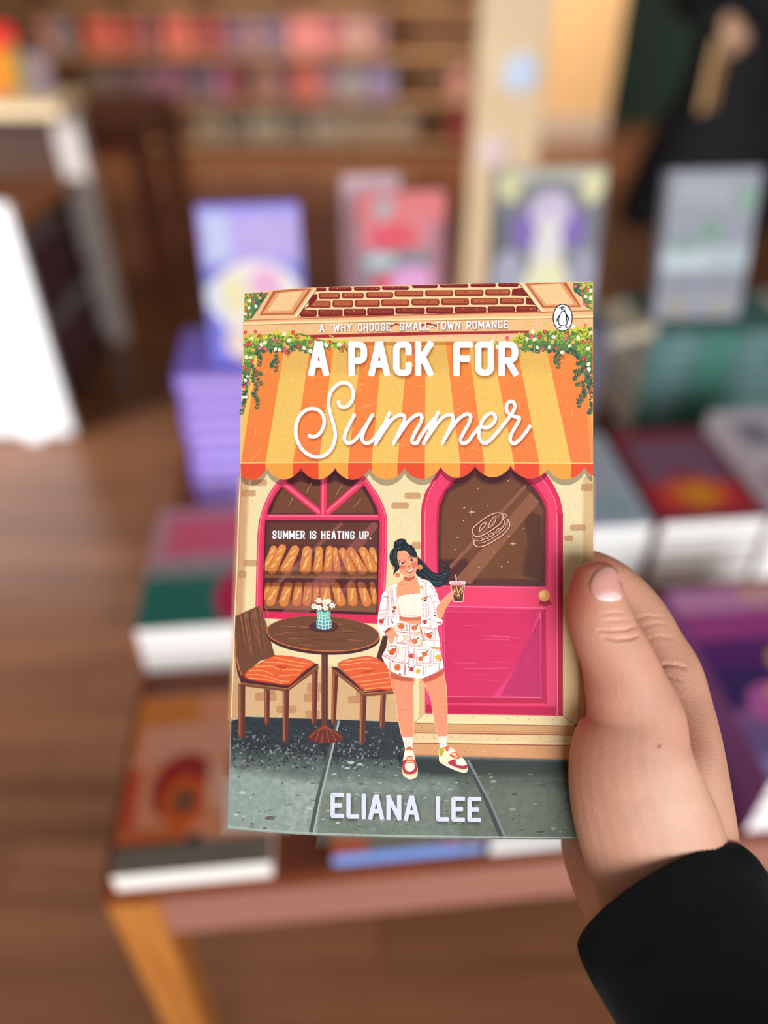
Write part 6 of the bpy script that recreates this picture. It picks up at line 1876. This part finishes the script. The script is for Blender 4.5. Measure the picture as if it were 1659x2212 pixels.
for i, v in enumerate(ev.vertices):
    x, y, d = frame_xy(co[i] + HO)
    nrm = nors[i]
    front = nrm.dot((CO - co[i] - HO).normalized()) > 0.05
    c = BASE
    if front:
        for line, dep, wd, lim in FOLDS:
            if abs(y - line[0][1]) < 40 and 1220 < x < 1540:
                if lim < .27 and d > .268: continue
                if lim > .27 and d < .268: continue
                e, fade = seg_dist(x, y, line)
                if e < wd * 3.5:
                    g = math.exp(-(e / wd) ** 2) * fade
                    v.co -= nrm * (dep * g)
                    v.co += nrm * (dep * .10 * math.exp(-((e - wd * 2) / wd) ** 2))
        # thumb tip and the ball flush redder, the back of the hand is paler, one small mole
        t = math.exp(-((x - 1246) / 38) ** 2 - ((y - 1280) / 70) ** 2) * .95 + math.exp(-((x - 1290) / 50) ** 2 - ((y - 1216) / 16) ** 2) * .7
        t += .45 * math.exp(-((x - 1275) / 60) ** 2 - ((y - 1560) / 150) ** 2) + .3 * math.exp(-((x - 1500) / 40) ** 2 - ((y - 1600) / 40) ** 2)
        c = mix(c, RED_, t)
        c = mix(c, PALE, .6 * math.exp(-((x - 1480) / 110) ** 2 - ((y - 1740) / 130) ** 2))
        e = math.hypot(x - 1424, y - 1612)
        c = mix(c, rgb(150, 92, 66), 1.2 * math.exp(-(e / 4.2) ** 4) if d < .275 else 0)
    tone.append(c)
ca = ev.color_attributes.new('tone', 'FLOAT_COLOR', 'POINT')
ca.data.foreach_set('color', [q for c in tone for q in c])
for p in ev.polygons: p.use_smooth = True
ev.update()
tag(hand, 'hand of the reader in a black ribbed sleeve, thumb on the held paperback', 'person')

# thumbnail, fitted on the skin
bvh = BVHTree.FromPolygons([v.co.copy() for v in ev.vertices], [tuple(p.vertices) for p in ev.polygons])


def on_skin(x, y, h):
    d = (at(x, y, 1.0) - CO).normalized()
    hit = bvh.ray_cast(CO - HO, d)
    return hit[0] - d * h if hit[0] is not None else None


NAIL = [(1274, 1270), (1276.5, 1253), (1284, 1239), (1295, 1229.5), (1310, 1223), (1326, 1224.5), (1336, 1234), (1341, 1252), (1343.5, 1272), (1345, 1288), (1334, 1297.5), (1314, 1299.5), (1294, 1296), (1280, 1286)]
ring = catmull(NAIL, True, 3)
cx, cy = 1311, 1262
bm = bmesh.new()
nc = bm.verts.layers.float_color.new('tone')
prev = None
levels = (1.0, .985, .93, .8, .62, .42, .2)
hts = (-.00015, .00028, .00048, .00060, .00066, .00070, .00072)
for k, (f, h) in enumerate(zip(levels, hts)):
    row = []
    for x, y in ring:
        px, py = cx + (x - cx) * f, cy + (y - cy) * f
        q = on_skin(px, py, h) or on_skin(cx + (px - cx) * .9, cy + (py - cy) * .9, h)
        v = bm.verts.new(q)
        lun = 1 / (1 + math.exp(-((py - 1279) - ((px - 1318) / 26) ** 2 * 9) / 1.6))
        c = mix(rgb(224, 160, 146), rgb(238, 206, 200), lun)
        if k == 0: c = rgb(214, 140, 124)
        if py < 1229: c = mix(c, rgb(240, 200, 188), .6)
        v[nc] = c
        row.append(v)
    if prev:
        for i in range(len(row)): bm.faces.new((prev[i - 1], prev[i], row[i], row[i - 1]))
    prev = row
bm.faces.new(prev)
nail_m = bpy.data.materials.new('nail'); nail_m.use_nodes = True
b2 = nail_m.node_tree.nodes['Principled BSDF']
at2 = nail_m.node_tree.nodes.new('ShaderNodeAttribute'); at2.attribute_name = 'tone'
nail_m.node_tree.links.new(at2.outputs['Color'], b2.inputs['Base Color'])
b2.inputs['Roughness'].default_value = .22
b2.inputs['Specular IOR Level'].default_value = .5
nail = done(bm, 'thumbnail', nail_m, hand, None, True)
nail['label'] = 'short bare thumbnail with a pale half moon'

# sleeve with a ribbed cuff
cloth_m = bpy.data.materials.new('black_knit'); cloth_m.use_nodes = True
b3 = cloth_m.node_tree.nodes['Principled BSDF']
b3.inputs['Base Color'].default_value = rgb(10, 11, 13)
b3.inputs['Roughness'].default_value = .9
b3.inputs['Specular IOR Level'].default_value = .15
b3.inputs['Sheen Weight'].default_value = .05
tn = cloth_m.node_tree.nodes.new('ShaderNodeTexNoise'); tn.inputs['Scale'].default_value = 1400
tb = cloth_m.node_tree.nodes.new('ShaderNodeBump'); tb.inputs['Strength'].default_value = .4; tb.inputs['Distance'].default_value = .0004
tcc = cloth_m.node_tree.nodes.new('ShaderNodeTexCoord')
cloth_m.node_tree.links.new(tcc.outputs['Object'], tn.inputs['Vector'])
cloth_m.node_tree.links.new(tn.outputs['Fac'], tb.inputs['Height'])
cloth_m.node_tree.links.new(tb.outputs[0], b3.inputs['Normal'])


def tube_rings(st, seg, ribs=0, amp=None, skew=None):
    P = [at(q[0], q[1], q[2]) - HO for q in st]
    out = []
    axis = (at(1740, 2430, .23) - at(1434, 1950, .264)).normalized()      # down the forearm
    for i, p in enumerate(P):
        view = (p + HO - CO).normalized()
        s = axis.cross(view).normalized(); f = view            # slanted rings: the cuff rides up on the near side
        sg = -1
        hw = st[i][3] * st[i][2] / FOC
        ht = st[i][4]
        r = []
        for k in range(seg):
            a = 2 * PI * k / seg
            m = 1 + (amp[i] * math.cos(ribs * a) if ribs else 0)
            r.append(p + s * (hw * math.cos(a) * m) + f * (ht * math.sin(a) * m) - axis * (sg * math.sin(a) * skew[i]))
        out.append(r)
    return out


def shell(name, rings, m, parent):
    bm = bmesh.new()
    vr = [[bm.verts.new(p) for p in r] for r in rings]
    n = len(vr[0])
    for a, b in zip(vr, vr[1:]):
        for k in range(n): bm.faces.new((a[k], a[(k + 1) % n], b[(k + 1) % n], b[k]))
    return done(bm, name, m, parent, None, True)


SL = [(1434, 1950, .2640, 212, .0290), (1452, 1978, .2625, 219, .0298), (1476, 2018, .2600, 223, .0304), (1502, 2060, .2570, 225, .0310), (1560, 2150, .2510, 230, .0325), (1640, 2275, .2420, 240, .0345), (1740, 2430, .2300, 255, .0370), (2020, 2800, .2100, 310, .0400), (2400, 3300, .1880, 370, .0430)]
whole = catmull(SL, False, 6)
NCUFF = 17
nw = len(whole)
SKEW = [.0075 * max(.25, 1 - i / 30) for i in range(nw)]
AMP = [.009 * min(1, .25 + i / 4) * max(0, 1 - (i / (NCUFF - 1)) ** 2) for i in range(nw)]
inner = [(q[0], q[1], q[2], q[3] - 15, q[4] - .0018) for q in whole[:9]][::-1]
lips = [(q[0] + dx, q[1] + dy, q[2], q[3] - dw, q[4] - dw * .00014) for q, dx, dy, dw in ((whole[0], -3.0, -5.0, 10), (whole[0], -4.2, -7.0, 6), (whole[0], -3.0, -5.0, 2))]
rg = tube_rings(whole + inner + lips, 560, 112, AMP + [0] * 9 + [.0, .001, .002], SKEW + SKEW[:9][::-1] + [SKEW[0]] * 3)
main, inn, lp = rg[:nw], rg[nw:nw + 9], rg[nw + 9:]
sl_r = [r[::4] for r in main[NCUFF - 1:]]
for k_ in (.97, .6, .1):
    c_ = sum((q for q in main[-1][::4]), Vector()) / len(main[-1][::4])
    sl_r.append([c_ + (q - c_) * k_ for q in main[-1][::4]])
sleeve = shell('sleeve', sl_r, cloth_m, hand)
cuff = shell('cuff', inn + lp + main[:NCUFF], cloth_m, sleeve)
cuff['label'] = 'ribbed cuff end of the black sleeve'
